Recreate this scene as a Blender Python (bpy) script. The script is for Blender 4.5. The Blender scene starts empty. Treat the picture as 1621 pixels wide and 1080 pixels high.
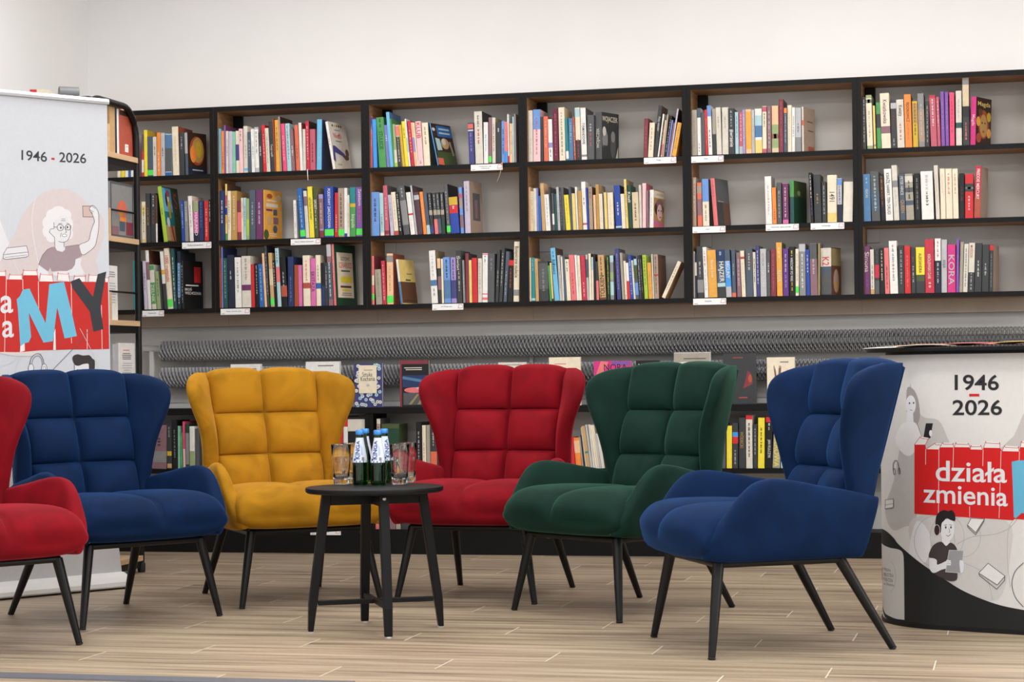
import bpy, math, random
from math import sin, cos, pi, radians, sqrt, atan2, hypot
from mathutils import Matrix, Vector
sc = bpy.context.scene
C = sc.collection
# ---------------------------------------------------------------- camera, sky, lights, exposure
F, HY, H, ROLL, PSI = 3250.0, 589.0, 0.9, 0.0127, radians(14)
cam_d = bpy.data.cameras.new('camera'); cam = bpy.data.objects.new('camera', cam_d); C.objects.link(cam)
cam_d.sensor_width = 36; cam_d.lens = F / 1621 * 36; cam_d.shift_y = (HY - 540) / 1621
cam_d.clip_start = 0.05; cam_d.clip_end = 100
cam.matrix_world = Matrix.Translation((0, 0, H)) @ Matrix.Rotation(PSI, 4, 'Z') @ Matrix.Rotation(pi / 2, 4, 'X') @ Matrix.Rotation(-ROLL, 4, 'Z')
sc.camera = cam
sc.view_settings.view_transform = 'Standard'; sc.view_settings.look = 'None'
sc.view_settings.gamma = 1; sc.view_settings.use_curve_mapping = False
sc.view_settings.exposure = 0.15
w = bpy.data.worlds.new('daylight'); sc.world = w; w.use_nodes = True
w.node_tree.nodes['Background'].inputs[0].default_value = (0.93, 0.96, 1.0, 1)
w.node_tree.nodes['Background'].inputs[1].default_value = 1.15
def area(name, loc, sx, sy, power, col=(1, 1, 1), rot=(0, 0, 0)):
    l = bpy.data.lights.new(name, 'AREA'); l.shape = 'RECTANGLE'; l.size = sx; l.size_y = sy; l.energy = power; l.color = col
    o = bpy.data.objects.new(name, l); C.objects.link(o); o.location = loc; o.rotation_euler = rot
    return o
for y, ps in ((3.6, (32, 40, 42)), (5.9, (24, 40, 44)), (8.35, (29, 23, 18))):  # row nearest the back wall is added fill to brighten that wall
    for x, p in zip((-3.3, -.9, 1.5), ps):
        area('ceiling_and_fill_light', (x, y, 3.25), 1.2, 0.6, p, (1, 0.99, 0.975))
area('window_daylight', (4.1, 5.4, 1.9), 3.0, 2.0, 60, (0.95, 0.98, 1.0), (0, radians(90), 0))

# ---------------------------------------------------------------- projection of photo pixels onto known planes
cr, sr, cp, sp = cos(ROLL), sin(ROLL), cos(PSI), sin(PSI)
def ray(px, py):
    u, v = px - 810.5, py - 540
    a = (u * cr - v * sr) / F; b = -(u * sr + v * cr - (HY - 540)) / F
    return (a * cp - sp, a * sp + cp, b)
def on_y(px, py, y):
    d = ray(px, py); t = y / d[1]; return (d[0] * t, y, H + d[2] * t)
def on_x(px, py, x):
    d = ray(px, py); t = x / d[0]; return (x, d[1] * t, H + d[2] * t)
def proj(x, y, z):
    X = x * cp + y * sp; Z = -x * sp + y * cp; a = X * F / Z; b = (H - z) * F / Z + HY - 540
    return (a * cr + b * sr + 810.5, -a * sr + b * cr + 540)

# ---------------------------------------------------------------- materials
def lin(c):
    return tuple((v / 255 / 12.92 if v / 255 <= .04045 else ((v / 255 + .055) / 1.055) ** 2.4) for v in c)
PAL = dict(
 white=(232,230,226), bone=(214,208,196), cream=(232,220,196), beige=(214,196,164), tan=(196,160,112), khaki=(150,136,96), brown=(98,66,46),
 darkbrown=(58,40,30), taupe=(168,146,130), greige=(164,156,142), silver=(184,184,188), grey=(138,138,138), darkgrey=(86,88,90), charcoal=(58,60,62),
 black=(28,28,30), slate=(78,90,106), navy=(40,56,98), darknavy=(36,42,60), indigo=(66,68,126), royal=(44,72,160), blue=(48,100,168), steel=(82,122,164),
 cornflower=(108,150,214), sky=(112,184,222), bright=(70,150,226), powder=(172,204,210), teal=(44,132,136), darkteal=(42,82,84), mint=(136,194,172), sage=(150,168,120),
 green=(78,150,84), darkgreen=(34,70,52), olive=(72,86,48), lime=(168,198,70), sticker=(88,226,92), yellow=(236,216,66), straw=(230,204,124), mustard=(206,170,56),
 amber=(226,166,74), gold=(186,146,82), orange=(236,140,66), coral=(218,110,84), peach=(236,190,150), rust=(164,76,46), brick=(176,84,66), red=(204,48,52),
 crimson=(190,52,72), rose=(190,94,112), salmon=(226,120,122), pink=(238,196,200), hotpink=(228,84,124), magenta=(206,56,130), orchid=(210,112,168), plum=(108,56,98),
 purple=(98,58,132), violet=(128,86,166), lavender=(158,142,196), lilac=(196,186,206), periwinkle=(118,126,190), mauve=(138,104,112), aubergine=(84,60,70), burgundy=(104,34,60),
 maroon=(128,56,66), ink=(40,40,44), gilt=(196,156,96), paper=(226,220,206), skin=(236,208,186))
SAY = dict(bone='off-white', greige='warm grey', darkbrown='dark brown', darkgrey='dark grey', darknavy='dark navy', royal='royal blue', steel='steel blue', cornflower='cornflower blue', sky='sky blue',
 bright='bright blue', powder='powder blue', darkteal='dark teal', sage='sage green', darkgreen='dark green', olive='olive green', lime='lime green', straw='pale yellow', mustard='mustard yellow',
 amber='amber', gold='golden brown', brick='brick red', rose='dusty rose', salmon='salmon', hotpink='hot pink', slate='slate blue', periwinkle='periwinkle blue', lavender='lavender', orchid='orchid pink',
 aubergine='aubergine', mint='mint green', cream='cream', taupe='taupe', sticker='green')
def say(c): return SAY.get(c, c)
MATS = {}
def pmat(name, rgb, rough=0.5, spec=0.5, metal=0.0, noise=0.0, nscale=30, bump=0.0, coat=0.0, stretch=None):
    if name in MATS: return MATS[name]
    m = bpy.data.materials.new(name); m.use_nodes = True; nt = m.node_tree; b = nt.nodes['Principled BSDF']
    col = lin(rgb) + (1,)
    b.inputs['Base Color'].default_value = col; b.inputs['Roughness'].default_value = rough
    b.inputs['Specular IOR Level'].default_value = spec; b.inputs['Metallic'].default_value = metal; b.inputs['Coat Weight'].default_value = coat
    if noise or bump:
        tc = nt.nodes.new('ShaderNodeTexCoord'); mp = nt.nodes.new('ShaderNodeMapping'); n = nt.nodes.new('ShaderNodeTexNoise')
        if stretch: mp.inputs['Scale'].default_value = stretch
        nt.links.new(tc.outputs['Object'], mp.inputs[0]); nt.links.new(mp.outputs[0], n.inputs['Vector'])
        n.inputs['Scale'].default_value = nscale; n.inputs['Detail'].default_value = 5
        if noise:
            r = nt.nodes.new('ShaderNodeValToRGB'); r.color_ramp.elements[0].position = .3; r.color_ramp.elements[1].position = .7
            r.color_ramp.elements[0].color = tuple(v * (1 - noise) for v in col[:3]) + (1,)
            r.color_ramp.elements[1].color = tuple(min(1, v * (1 + noise)) for v in col[:3]) + (1,)
            nt.links.new(n.outputs['Fac'], r.inputs[0]); nt.links.new(r.outputs[0], b.inputs['Base Color'])
        if bump:
            bp = nt.nodes.new('ShaderNodeBump'); bp.inputs['Strength'].default_value = bump; bp.inputs['Distance'].default_value = .002
            nt.links.new(n.outputs['Fac'], bp.inputs['Height']); nt.links.new(bp.outputs[0], b.inputs['Normal'])
    MATS[name] = m
    return m
def bm_(c): return pmat('cover_' + c, PAL[c], 0.42, 0.35, noise=0.07, nscale=40)
def velvet(name, rgb, lite):
    m = bpy.data.materials.new(name); m.use_nodes = True; nt = m.node_tree; b = nt.nodes['Principled BSDF']
    tc = nt.nodes.new('ShaderNodeTexCoord'); n = nt.nodes.new('ShaderNodeTexNoise'); n.inputs['Scale'].default_value = 6; n.inputs['Detail'].default_value = 4; n.inputs['Distortion'].default_value = 1.4
    r = nt.nodes.new('ShaderNodeValToRGB'); c = lin(rgb)
    r.color_ramp.elements[0].position = .34; r.color_ramp.elements[1].position = .62
    r.color_ramp.elements[0].color = tuple(v * .80 for v in c) + (1,); r.color_ramp.elements[1].color = tuple(v * 1.12 for v in c) + (1,)
    nt.links.new(tc.outputs['Object'], n.inputs['Vector']); nt.links.new(n.outputs['Fac'], r.inputs[0]); nt.links.new(r.outputs[0], b.inputs['Base Color'])
    n2 = nt.nodes.new('ShaderNodeTexNoise'); n2.inputs['Scale'].default_value = 900; bp = nt.nodes.new('ShaderNodeBump'); bp.inputs['Strength'].default_value = .12; bp.inputs['Distance'].default_value = .001
    nt.links.new(tc.outputs['Object'], n2.inputs['Vector']); nt.links.new(n2.outputs['Fac'], bp.inputs['Height']); nt.links.new(bp.outputs[0], b.inputs['Normal'])
    b.inputs['Roughness'].default_value = .8; b.inputs['Specular IOR Level'].default_value = .12
    b.inputs['Sheen Weight'].default_value = .55; b.inputs['Sheen Roughness'].default_value = .35; b.inputs['Sheen Tint'].default_value = lin(lite) + (1,)
    return m
BLACKM = pmat('black_laminate', (14, 14, 15), .5, .2, noise=.1, nscale=60)
LEGM = pmat('black_lacquered_metal', (10, 10, 11), .4, .35, noise=.08, nscale=50)
TABLEM = pmat('black_stained_wood', (10, 10, 12), .45, .25, noise=.15, nscale=30, stretch=(1, 1, .2), bump=.1)
OAKM = pmat('oak_laminate', (150, 112, 74), .55, .3, noise=.22, nscale=14, stretch=(.6, 1, 6))
OAKLM = pmat('light_oak_laminate', (208, 174, 136), .5, .3, noise=.1, nscale=14, stretch=(1, .25, 6))
PAGEM = pmat('page_edges', (228, 220, 204), .8, .1, noise=.08, nscale=200)
TAGM = pmat('white_card', (238, 238, 238), .4, .4, noise=.02, nscale=20)

# ---------------------------------------------------------------- mesh builder
class MB:
    def __init__(s): s.v = []; s.f = []; s.m = []; s.mats = []
    def mi(s, mat):
        if mat not in s.mats: s.mats.append(mat)
        return s.mats.index(mat)
    def add(s, vs, fs, mat):
        o = len(s.v); k = s.mi(mat); s.v += [tuple(p) for p in vs]; s.f += [tuple(i + o for i in f) for f in fs]; s.m += [k] * len(fs)
    def box(s, x0, y0, z0, x1, y1, z1, mat, front=None, M=None):
        vs = [(x0, y0, z0), (x1, y0, z0), (x1, y1, z0), (x0, y1, z0), (x0, y0, z1), (x1, y0, z1), (x1, y1, z1), (x0, y1, z1)]
        if M: vs = [tuple(M @ Vector(p)) for p in vs]
        fs = [(0, 3, 2, 1), (4, 5, 6, 7), (1, 2, 6, 5), (2, 3, 7, 6), (3, 0, 4, 7)]
        if front is None: s.add(vs, fs + [(0, 1, 5, 4)], mat)
        else: s.add(vs, fs, mat); s.add(vs, [(0, 1, 5, 4)], front)
    def loft(s, loops, mat, cap=True):
        n = len(loops[0]); vs = [p for l in loops for p in l]; fs = []
        for i in range(len(loops) - 1):
            for j in range(n):
                k = (j + 1) % n; fs.append((i * n + j, i * n + k, (i + 1) * n + k, (i + 1) * n + j))
        if cap:
            fs.append(tuple(range(n))[::-1]); fs.append(tuple((len(loops) - 1) * n + j for j in range(n)))
        s.add(vs, fs, mat)
    def tube(s, path, r, mat, n=12):
        P = [Vector(p) for p in path]; rs = r if isinstance(r, (list, tuple)) else [r] * len(P); loops = []
        for i, p in enumerate(P):
            t = (P[min(i + 1, len(P) - 1)] - P[max(i - 1, 0)]).normalized()
            a = Vector((0, 0, 1)) if abs(t.z) < .9 else Vector((1, 0, 0))
            u = t.cross(a).normalized(); v = t.cross(u).normalized()
            loops.append([tuple(p + (u * cos(2 * pi * j / n) + v * sin(2 * pi * j / n)) * rs[i]) for j in range(n)])
        s.loft(loops, mat)
    def lathe(s, prof, mat, n=24, c=(0, 0, 0), closed=False):
        loops = [[(c[0] + r * cos(2 * pi * j / n), c[1] + r * sin(2 * pi * j / n), c[2] + z) for j in range(n)] for r, z in prof]
        if closed: loops.append(loops[0])
        s.loft(loops, mat, cap=not closed)
    def build(s, name, parent=None, smooth=False, loc=(0, 0, 0), angle=None, bevel=0):
        me = bpy.data.meshes.new(name); me.from_pydata(s.v, [], s.f)
        for m in s.mats: me.materials.append(m)
        me.polygons.foreach_set('material_index', s.m)
        if smooth: me.polygons.foreach_set('use_smooth', [True] * len(s.f))
        me.update()
        o = bpy.data.objects.new(name, me); C.objects.link(o); o.location = loc
        if parent: o.parent = parent
        if bevel:
            b = o.modifiers.new('bevel', 'BEVEL'); b.width = bevel; b.segments = 2; b.limit_method = 'ANGLE'
        if angle is not None and smooth:
            e = o.modifiers.new('edge', 'EDGE_SPLIT'); e.split_angle = radians(angle)
        return o
def tag(o, label=None, cat=None, group=None, kind=None):
    if label: o['label'] = label
    if cat: o['category'] = cat
    if group: o['group'] = group
    if kind: o['kind'] = kind
    return o
def thing(name, label, cat, loc=(0, 0, 0), rot=(0, 0, 0), group=None):
    o = bpy.data.objects.new(name, None); C.objects.link(o); o.location = loc; o.rotation_euler = rot; o.empty_display_size = .05
    return tag(o, label, cat, group)
def copy_tree(o, parent=None):
    c = o.copy(); C.objects.link(c)
    if parent: c.parent = parent
    for ch in list(o.children): copy_tree(ch, c)
    return c
TXT = {}
def text_geom(s, bold=0.0):
    k = (s, bold)
    if k not in TXT:
        cu = bpy.data.curves.new('t', 'FONT'); cu.body = s; cu.resolution_u = 4; cu.offset = bold; cu.fill_mode = 'FRONT'
        ob = bpy.data.objects.new('t', cu); C.objects.link(ob)
        me = bpy.data.meshes.new_from_object(ob, depsgraph=None)
        vs = [(v.co.x, v.co.y) for v in me.vertices]; fs = [tuple(p.vertices) for p in me.polygons]
        bpy.data.objects.remove(ob); bpy.data.curves.remove(cu); bpy.data.meshes.remove(me)
        x0, x1 = min(p[0] for p in vs), max(p[0] for p in vs); y0, y1 = min(p[1] for p in vs), max(p[1] for p in vs)
        TXT[k] = ([((p[0] - x0) / (x1 - x0), (p[1] - y0) / (y1 - y0)) for p in vs], fs, (x1 - x0) / (y1 - y0))
    return TXT[k]
# ---------------------------------------------------------------- room
YU, YW, XL = 9.774, 10.02, -4.793          # shelf front, back wall, left wall
def floor_mat():
    m = bpy.data.materials.new('oak_plank_tiles'); m.use_nodes = True; nt = m.node_tree; b = nt.nodes['Principled BSDF']; L = nt.links.new
    def math_(op, a, bb=None):
        n = nt.nodes.new('ShaderNodeMath'); n.operation = op
        for i, x in enumerate((a, bb)):
            if x is None: continue
            if hasattr(x, 'links'): L(x, n.inputs[i])
            else: n.inputs[i].default_value = x
        return n.outputs[0]
    tc = nt.nodes.new('ShaderNodeTexCoord'); sx = nt.nodes.new('ShaderNodeSeparateXYZ'); L(tc.outputs['Object'], sx.inputs[0])
    x, y = sx.outputs[0], sx.outputs[1]
    yr = math_('DIVIDE', math_('SUBTRACT', y, 6.0), .2055); row = math_('FLOOR', yr); fy = math_('FRACT', yr)
    xr = math_('DIVIDE', math_('SUBTRACT', math_('ADD', x, .572), math_('MULTIPLY', row, .298)), 1.18); colm = math_('FLOOR', xr); fx = math_('FRACT', xr)
    jx = math_('LESS_THAN', math_('MULTIPLY', fx, 1.18), .0045); jy = math_('LESS_THAN', math_('MULTIPLY', fy, .2055), .0022)
    comb = nt.nodes.new('ShaderNodeCombineXYZ'); L(math_('ADD', math_('MULTIPLY', x, .55), math_('MULTIPLY', row, 7.3)), comb.inputs[0]); L(math_('MULTIPLY', y, 9), comb.inputs[1]); L(math_('MULTIPLY', colm, 3.7), comb.inputs[2])
    n = nt.nodes.new('ShaderNodeTexNoise'); n.inputs['Scale'].default_value = 2.4; n.inputs['Detail'].default_value = 7; n.inputs['Distortion'].default_value = .5; L(comb.outputs[0], n.inputs['Vector'])
    r = nt.nodes.new('ShaderNodeValToRGB'); r.color_ramp.elements[0].position = .3; r.color_ramp.elements[1].position = .68
    r.color_ramp.elements[0].color = lin((116, 101, 84)) + (1,); r.color_ramp.elements[1].color = lin((180, 163, 140)) + (1,)
    e = r.color_ramp.elements.new(.5); e.color = lin((160, 142, 119)) + (1,); L(n.outputs['Fac'], r.inputs[0])
    wn = nt.nodes.new('ShaderNodeTexWhiteNoise'); c2 = nt.nodes.new('ShaderNodeCombineXYZ'); L(row, c2.inputs[0]); L(colm, c2.inputs[1]); L(c2.outputs[0], wn.inputs['Vector'])
    hs = nt.nodes.new('ShaderNodeHueSaturation'); L(r.outputs[0], hs.inputs['Color']); L(math_('ADD', .9, math_('MULTIPLY', wn.outputs['Value'], .2)), hs.inputs['Value'])
    mx = nt.nodes.new('ShaderNodeMix'); mx.data_type = 'RGBA'; L(jx, mx.inputs['Factor']); L(hs.outputs[0], mx.inputs[6]); mx.inputs[7].default_value = lin((214, 202, 184)) + (1,)
    m2 = nt.nodes.new('ShaderNodeMix'); m2.data_type = 'RGBA'; L(math_('MULTIPLY', jy, .5), m2.inputs['Factor']); L(mx.outputs[2], m2.inputs[6]); m2.inputs[7].default_value = lin((186, 170, 148)) + (1,)
    L(m2.outputs[2], b.inputs['Base Color']); b.inputs['Roughness'].default_value = .42; b.inputs['Specular IOR Level'].default_value = .4
    return m
WALLM = pmat('white_wall_paint', (241, 241, 241), .85, .1, noise=.015, nscale=3, bump=.03)
GREYM = pmat('grey_wall_paint', (204, 202, 198), .8, .15, noise=.04, nscale=3)
STRIPM = pmat('grey_brown_strip', (168, 154, 142), .6, .2, noise=.05, nscale=10)
def struct(name, x0, y0, z0, x1, y1, z1, m):
    b = MB(); b.box(x0, y0, z0, x1, y1, z1, m); return tag(b.build(name), kind='structure')
struct('floor', XL - .1, -1.5, -.1, 4.2, YW + .1, 0, floor_mat())
struct('wall_back', XL - .1, YW, 0, 4.2, YW + .1, 3.4, WALLM)
struct('wall_left', XL - .1, -1.5, 0, XL, YW, 3.4, WALLM)
struct('wall_right', 4.2, -1.5, 0, 4.3, YW + .1, 3.4, WALLM)  # unseen wall, added to keep side daylight off the banner
struct('ceiling', XL - .1, 2.5, 3.4, 4.2, YW + .1, 3.5, WALLM)
struct('trim_1', XL, YW - .006, .76, 1.6, YW, 2.262, GREYM)          # painted grey dado behind the shelving
struct('trim_2', XL, 5.60, 0, -1.9, 5.685, .006, pmat('grey_metal_strip', (128, 132, 142), .4, .5, .6))
# ---------------------------------------------------------------- wall bookcases: six units side by side
PITCH, X0 = 0.8095, -4.795
TIER = [1.928, 1.588, 1.2445]               # top faces of the three boards that carry books
BAYS = ['first', 'second', 'third', 'fourth', 'fifth', 'sixth']
def make_unit():
    W = PITCH - .001; t = .0215
    u = thing('wall_bookcase', '', 'bookcase', group='black wall bookcases above the radiator')
    for nm, x0, x1 in (('side_panel', 0, t), ('side_panel', W - t, W)):
        b = MB(); b.box(x0, 0, 1.2205, x1, .235, 2.268, OAKM, BLACKM); b.build(nm, u)
    b = MB(); b.box(t, 0, 2.243, W - t, .235, 2.268, OAKM, BLACKM); b.build('top_panel', u)
    for z in TIER[:2]:
        b = MB(); b.box(t, .001, z - .0235, W - t, .235, z, OAKM, BLACKM); b.build('shelf', u)
    b = MB(); b.box(t, 0, TIER[2] - .024, W - t, .235, TIER[2], OAKM, BLACKM); b.build('bottom_panel', u)
    b = MB(); b.box(t, .213, 2.14, t + .05, .235, 2.243, BLACKM); b.build('hanging_bracket', u, bevel=.003)
    b = MB(); b.box(t + .002, .222, 1.50, t + .06, .235, 1.564, GREYM); b.build('wall_plate', u)
    b = MB(); b.box(0, .175, 1.155, W, .235, 1.2205, STRIPM); b.build('lower_strip', u)  # plain grey-brown strip below the bottom panel
    return u
ub = ['first unit at the corner behind the rack', 'second unit from the corner', 'third unit from the corner', 'fourth unit from the corner', 'fifth unit from the corner', 'sixth unit, above the promotional counter']
u0 = make_unit()
for i in range(6):
    u = u0 if i == 0 else copy_tree(u0)
    u.location = (X0 + i * PITCH, YU, 0); u['label'] = 'black open wall bookcase with brown insides, ' + ub[i]
# ---------------------------------------------------------------- low bookcases under the radiator and their worktop
LZ = [.4248, .123]
def make_low():
    W = PITCH - .001; t = .0215
    u = thing('low_bookcase', '', 'bookcase', group='black low bookcases under the worktop')
    for nm, x0, x1 in (('side_panel', 0, t), ('side_panel', W - t, W)):
        b = MB(); b.box(x0, 0, 0, x1, .24, .70, BLACKM); b.build(nm, u)
    b = MB(); b.box(t, .002, LZ[0] - .0235, W - t, .24, LZ[0], BLACKM); b.build('shelf', u)
    b = MB(); b.box(t, 0, LZ[1] - .024, W - t, .24, LZ[1], BLACKM); b.build('bottom_panel', u)
    b = MB(); b.box(t, .001, 0, W - t, .018, LZ[1] - .024, BLACKM); b.build('plinth', u)
    b = MB(); b.box(t, .225, LZ[1], W - t, .24, .70, GREYM); b.build('back_panel', u)
    return u
lb = ['behind the dark blue armchair', 'behind the yellow armchair', 'between the yellow and red armchairs', 'behind the red and green armchairs', 'between the green and right blue armchairs', 'behind the right blue armchair and counter']
l0 = make_low()
for i in range(6):
    u = l0 if i == 0 else copy_tree(l0)
    u.location = (X0 + i * PITCH, YU, 0); u['label'] = 'black low bookcase unit standing on the floor ' + lb[i]
b = MB(); b.box(X0, YU - .004, .7005, X0 + 6 * PITCH + .3, YW - .007, .7325, BLACKM)
tag(b.build('worktop', bevel=.002), 'long black worktop lying across the low bookcases under the radiator', 'worktop')
# ---------------------------------------------------------------- finned radiator
RADM = pmat('grey_painted_steel', (196, 196, 198), .5, .3, .0, noise=.05, nscale=8)
rad = thing('finned_radiator', 'grey finned tube radiator running along the wall between bookcases and worktop', 'radiator', (-4.35, 9.93, .9))
def finned(z, x1):
    b = MB(); n = 32; k = 0; x = -4.345; R0, R1 = .018, .054
    b.tube([(x, 9.93, z), (x1, 9.93, z)], R0, RADM, 16)
    while x < x1:
        rings = []
        ph = (k % 2) * pi
        for r, amp in ((R0 * .98, 0), (.036, .0022), (.046, .0042), (R1, .0046)):
            rings.append([(x + amp * sin(8 * (2 * pi * j / n + .2) + ph), 9.93 + r * cos(2 * pi * j / n), z + r * sin(2 * pi * j / n)) for j in range(n)])
        b.loft(rings, RADM, cap=False); x += .0096; k += 1
    return b
o = finned(1.031, .75).build('finned_tube', rad, True); o.location = (4.35, -9.93, -.9)
o = finned(.892, .75).build('finned_tube', rad, True); o.location = (4.35, -9.93, -.9)
b = MB(); b.tube([(-4.45, 9.93, 1.045), (-4.34, 9.93, 1.038)], .019, RADM, 16); o = b.build('end_pipe', rad, True, angle=40); o.location = (4.35, -9.93, -.9)
b = MB(); b.box(-4.412, 9.90, .7335, -4.388, 9.925, 1.03, RADM); o = b.build('bracket', rad, bevel=.003); o.location = (4.35, -9.93, -.9)
for xb in (-2.4, -.6):
    b = MB(); b.box(xb, 9.985, .7335, xb + .02, 10.012, 1.09, RADM); o = b.build('bracket', rad); o.location = (4.35, -9.93, -.9)
# ---------------------------------------------------------------- books
YS = YU + .010
random.seed(7)
def spine_poly(w, d):
    c = min(.0022, w * .18)
    return [(0, d), (0, c * 1.2), (c * .5, c * .35), (w * .3, 0), (w * .7, 0), (w - c * .5, c * .35), (w, c * 1.2), (w, d)]
def art_add(mb, art, X, d, h):
    # shapes on the right-hand cover: u runs from the spine to the fore-edge, v upward
    k = 0
    def P(u, v, o): return (X + o, u * d, v * h)
    for s in art:
        k += 1; o = .0004 + .00004 * k; t = s[0]
        if t == 'r':
            _, u0, v0, u1, v1, c = s; mb.add([P(u0, v0, o), P(u1, v0, o), P(u1, v1, o), P(u0, v1, o)], [(0, 1, 2, 3)], bm_(c))
        elif t == 'e':
            _, cu, cv, ru, rv, c = s; mb.add([P(cu + ru * cos(i * pi / 10), cv + rv * sin(i * pi / 10), o) for i in range(20)], [tuple(range(20))], bm_(c))
        elif t == 'p':
            _, pts, c = s; mb.add([P(u, v, o) for u, v in pts], [tuple(range(len(pts)))], bm_(c))
        elif t == 't':
            _, tx, u0, v0, u1, v1, c = s; vs, fs, a = text_geom(tx, .004); mb.add([P(u0 + (u1 - u0) * p[0], v0 + (v1 - v0) * p[1], o) for p in vs], fs, bm_(c))
        elif t == 'l':
            _, u0, v0, u1, v1, n, c = s
            for i in range(n):
                vv = v1 - (v1 - v0) * (i + .7) / n; a = u0 + random.random() * .08; e = u1 - random.random() * .12; th = (v1 - v0) / n * .42
                mb.add([P(a, vv, o), P(e, vv, o), P(e, vv + th, o), P(a, vv + th, o)], [(0, 1, 2, 3)], bm_(c))
def make_book(bk, parent):
    w, h, d = bk['w'], bk['h'], bk['d']; mb = MB(); base = bm_(bk['col']); cov = bm_(bk['cov'])
    t = min(.0022, w * .14)
    po = spine_poly(w, d); pi_ = [(t, d), (t, t + .002), (t + .0002, t + .001), (w * .35, t), (w * .65, t), (w - t - .0002, t + .001), (w - t, t + .002), (w - t, d)]
    n = len(po); vs = [(x, y, z) for z in (0, h) for x, y in po] + [(x, y, z) for z in (0, h) for x, y in pi_]
    fs = []
    def q(i): return [(i, i + 1, n + i + 1, n + i), (2 * n + i + 1, 2 * n + i, 3 * n + i, 3 * n + i + 1), (i + 1, i, 2 * n + i, 2 * n + i + 1), (n + i, n + i + 1, 3 * n + i + 1, 3 * n + i)]
    sp_f = [f for i in range(1, n - 2) for f in q(i)] + q(0)
    right = q(n - 2)
    ends = [(0, n, 3 * n, 2 * n), (n - 1, 3 * n - 1, 4 * n - 1, 2 * n - 1)]
    mb.add(vs, sp_f + ends, base); mb.add(vs, right, cov)
    def band(z0, z1, c, o=.0003, m=None):
        p2 = [(x + (-o if x < w * .3 else (o if x > w * .7 else 0)), y - o) for x, y in po[1:-1]]
        mb.add([(x, y, z) for z in (z0, z1) for x, y in p2], [(i, i + 1, len(p2) + i + 1, len(p2) + i) for i in range(len(p2) - 1)], m or bm_(c))
    for lo, hi, c in bk['bands']: band(lo * h, hi * h, c)
    if bk['G']:
        lo, hi = bk['G']; band(lo * h, hi * h, 'sticker', .0006)
    yo = -.0007
    for tx, c, lo, hi, up in bk['texts']:
        vs, fs, a = text_geom(tx, .006); L = (hi - lo) * h; tw = min(w * .72, L / a * 1.25)
        x0 = (w - tw) / 2
        if up: P = [(x0 + tw - p[1] * tw if False else x0 + (1 - p[1]) * tw, yo, lo * h + p[0] * L) for p in vs]
        else: P = [(x0 + p[1] * tw, yo, hi * h - p[0] * L) for p in vs]
        mb.add(P, fs, bm_(c))
    for c, lo, hi in bk['letters']:
        z = hi * h; x0 = w * .36; x1 = w * .64
        while z > lo * h + .006:
            ln = random.uniform(.006, .022); z1 = max(lo * h, z - ln)
            zz = z
            while zz > z1 + .002:
                g = random.uniform(.0016, .0034); a = random.uniform(0, .12) * w
                mb.add([(x0 + a * .5, yo, zz - g), (x1 - a, yo, zz - g), (x1 - a, yo, zz), (x0 + a * .5, yo, zz)], [(0, 1, 2, 3)], bm_(c)); zz -= g + .0012
            z = z1 - .005
    if bk['art']: art_add(mb, bk['art'], w, d, h)
    c = mb.build('cover', parent); 
    p = MB(); e = .0015; p.box(t + .0003, t + .0022, e, w - t - .0003, d - .002, h - e, PAGEM); p.build('page_block', parent)
    if bk.get('ribbon'):
        r = MB(); r.tube([(w * .5, -.001, .006), (w * .5, -.0125, .003), (w * .52, -.0135, -.02), (w * .6, -.0135, -.052)], .0022, bm_('white'), 6); r.build('ribbon', parent, True)
    return c
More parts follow.
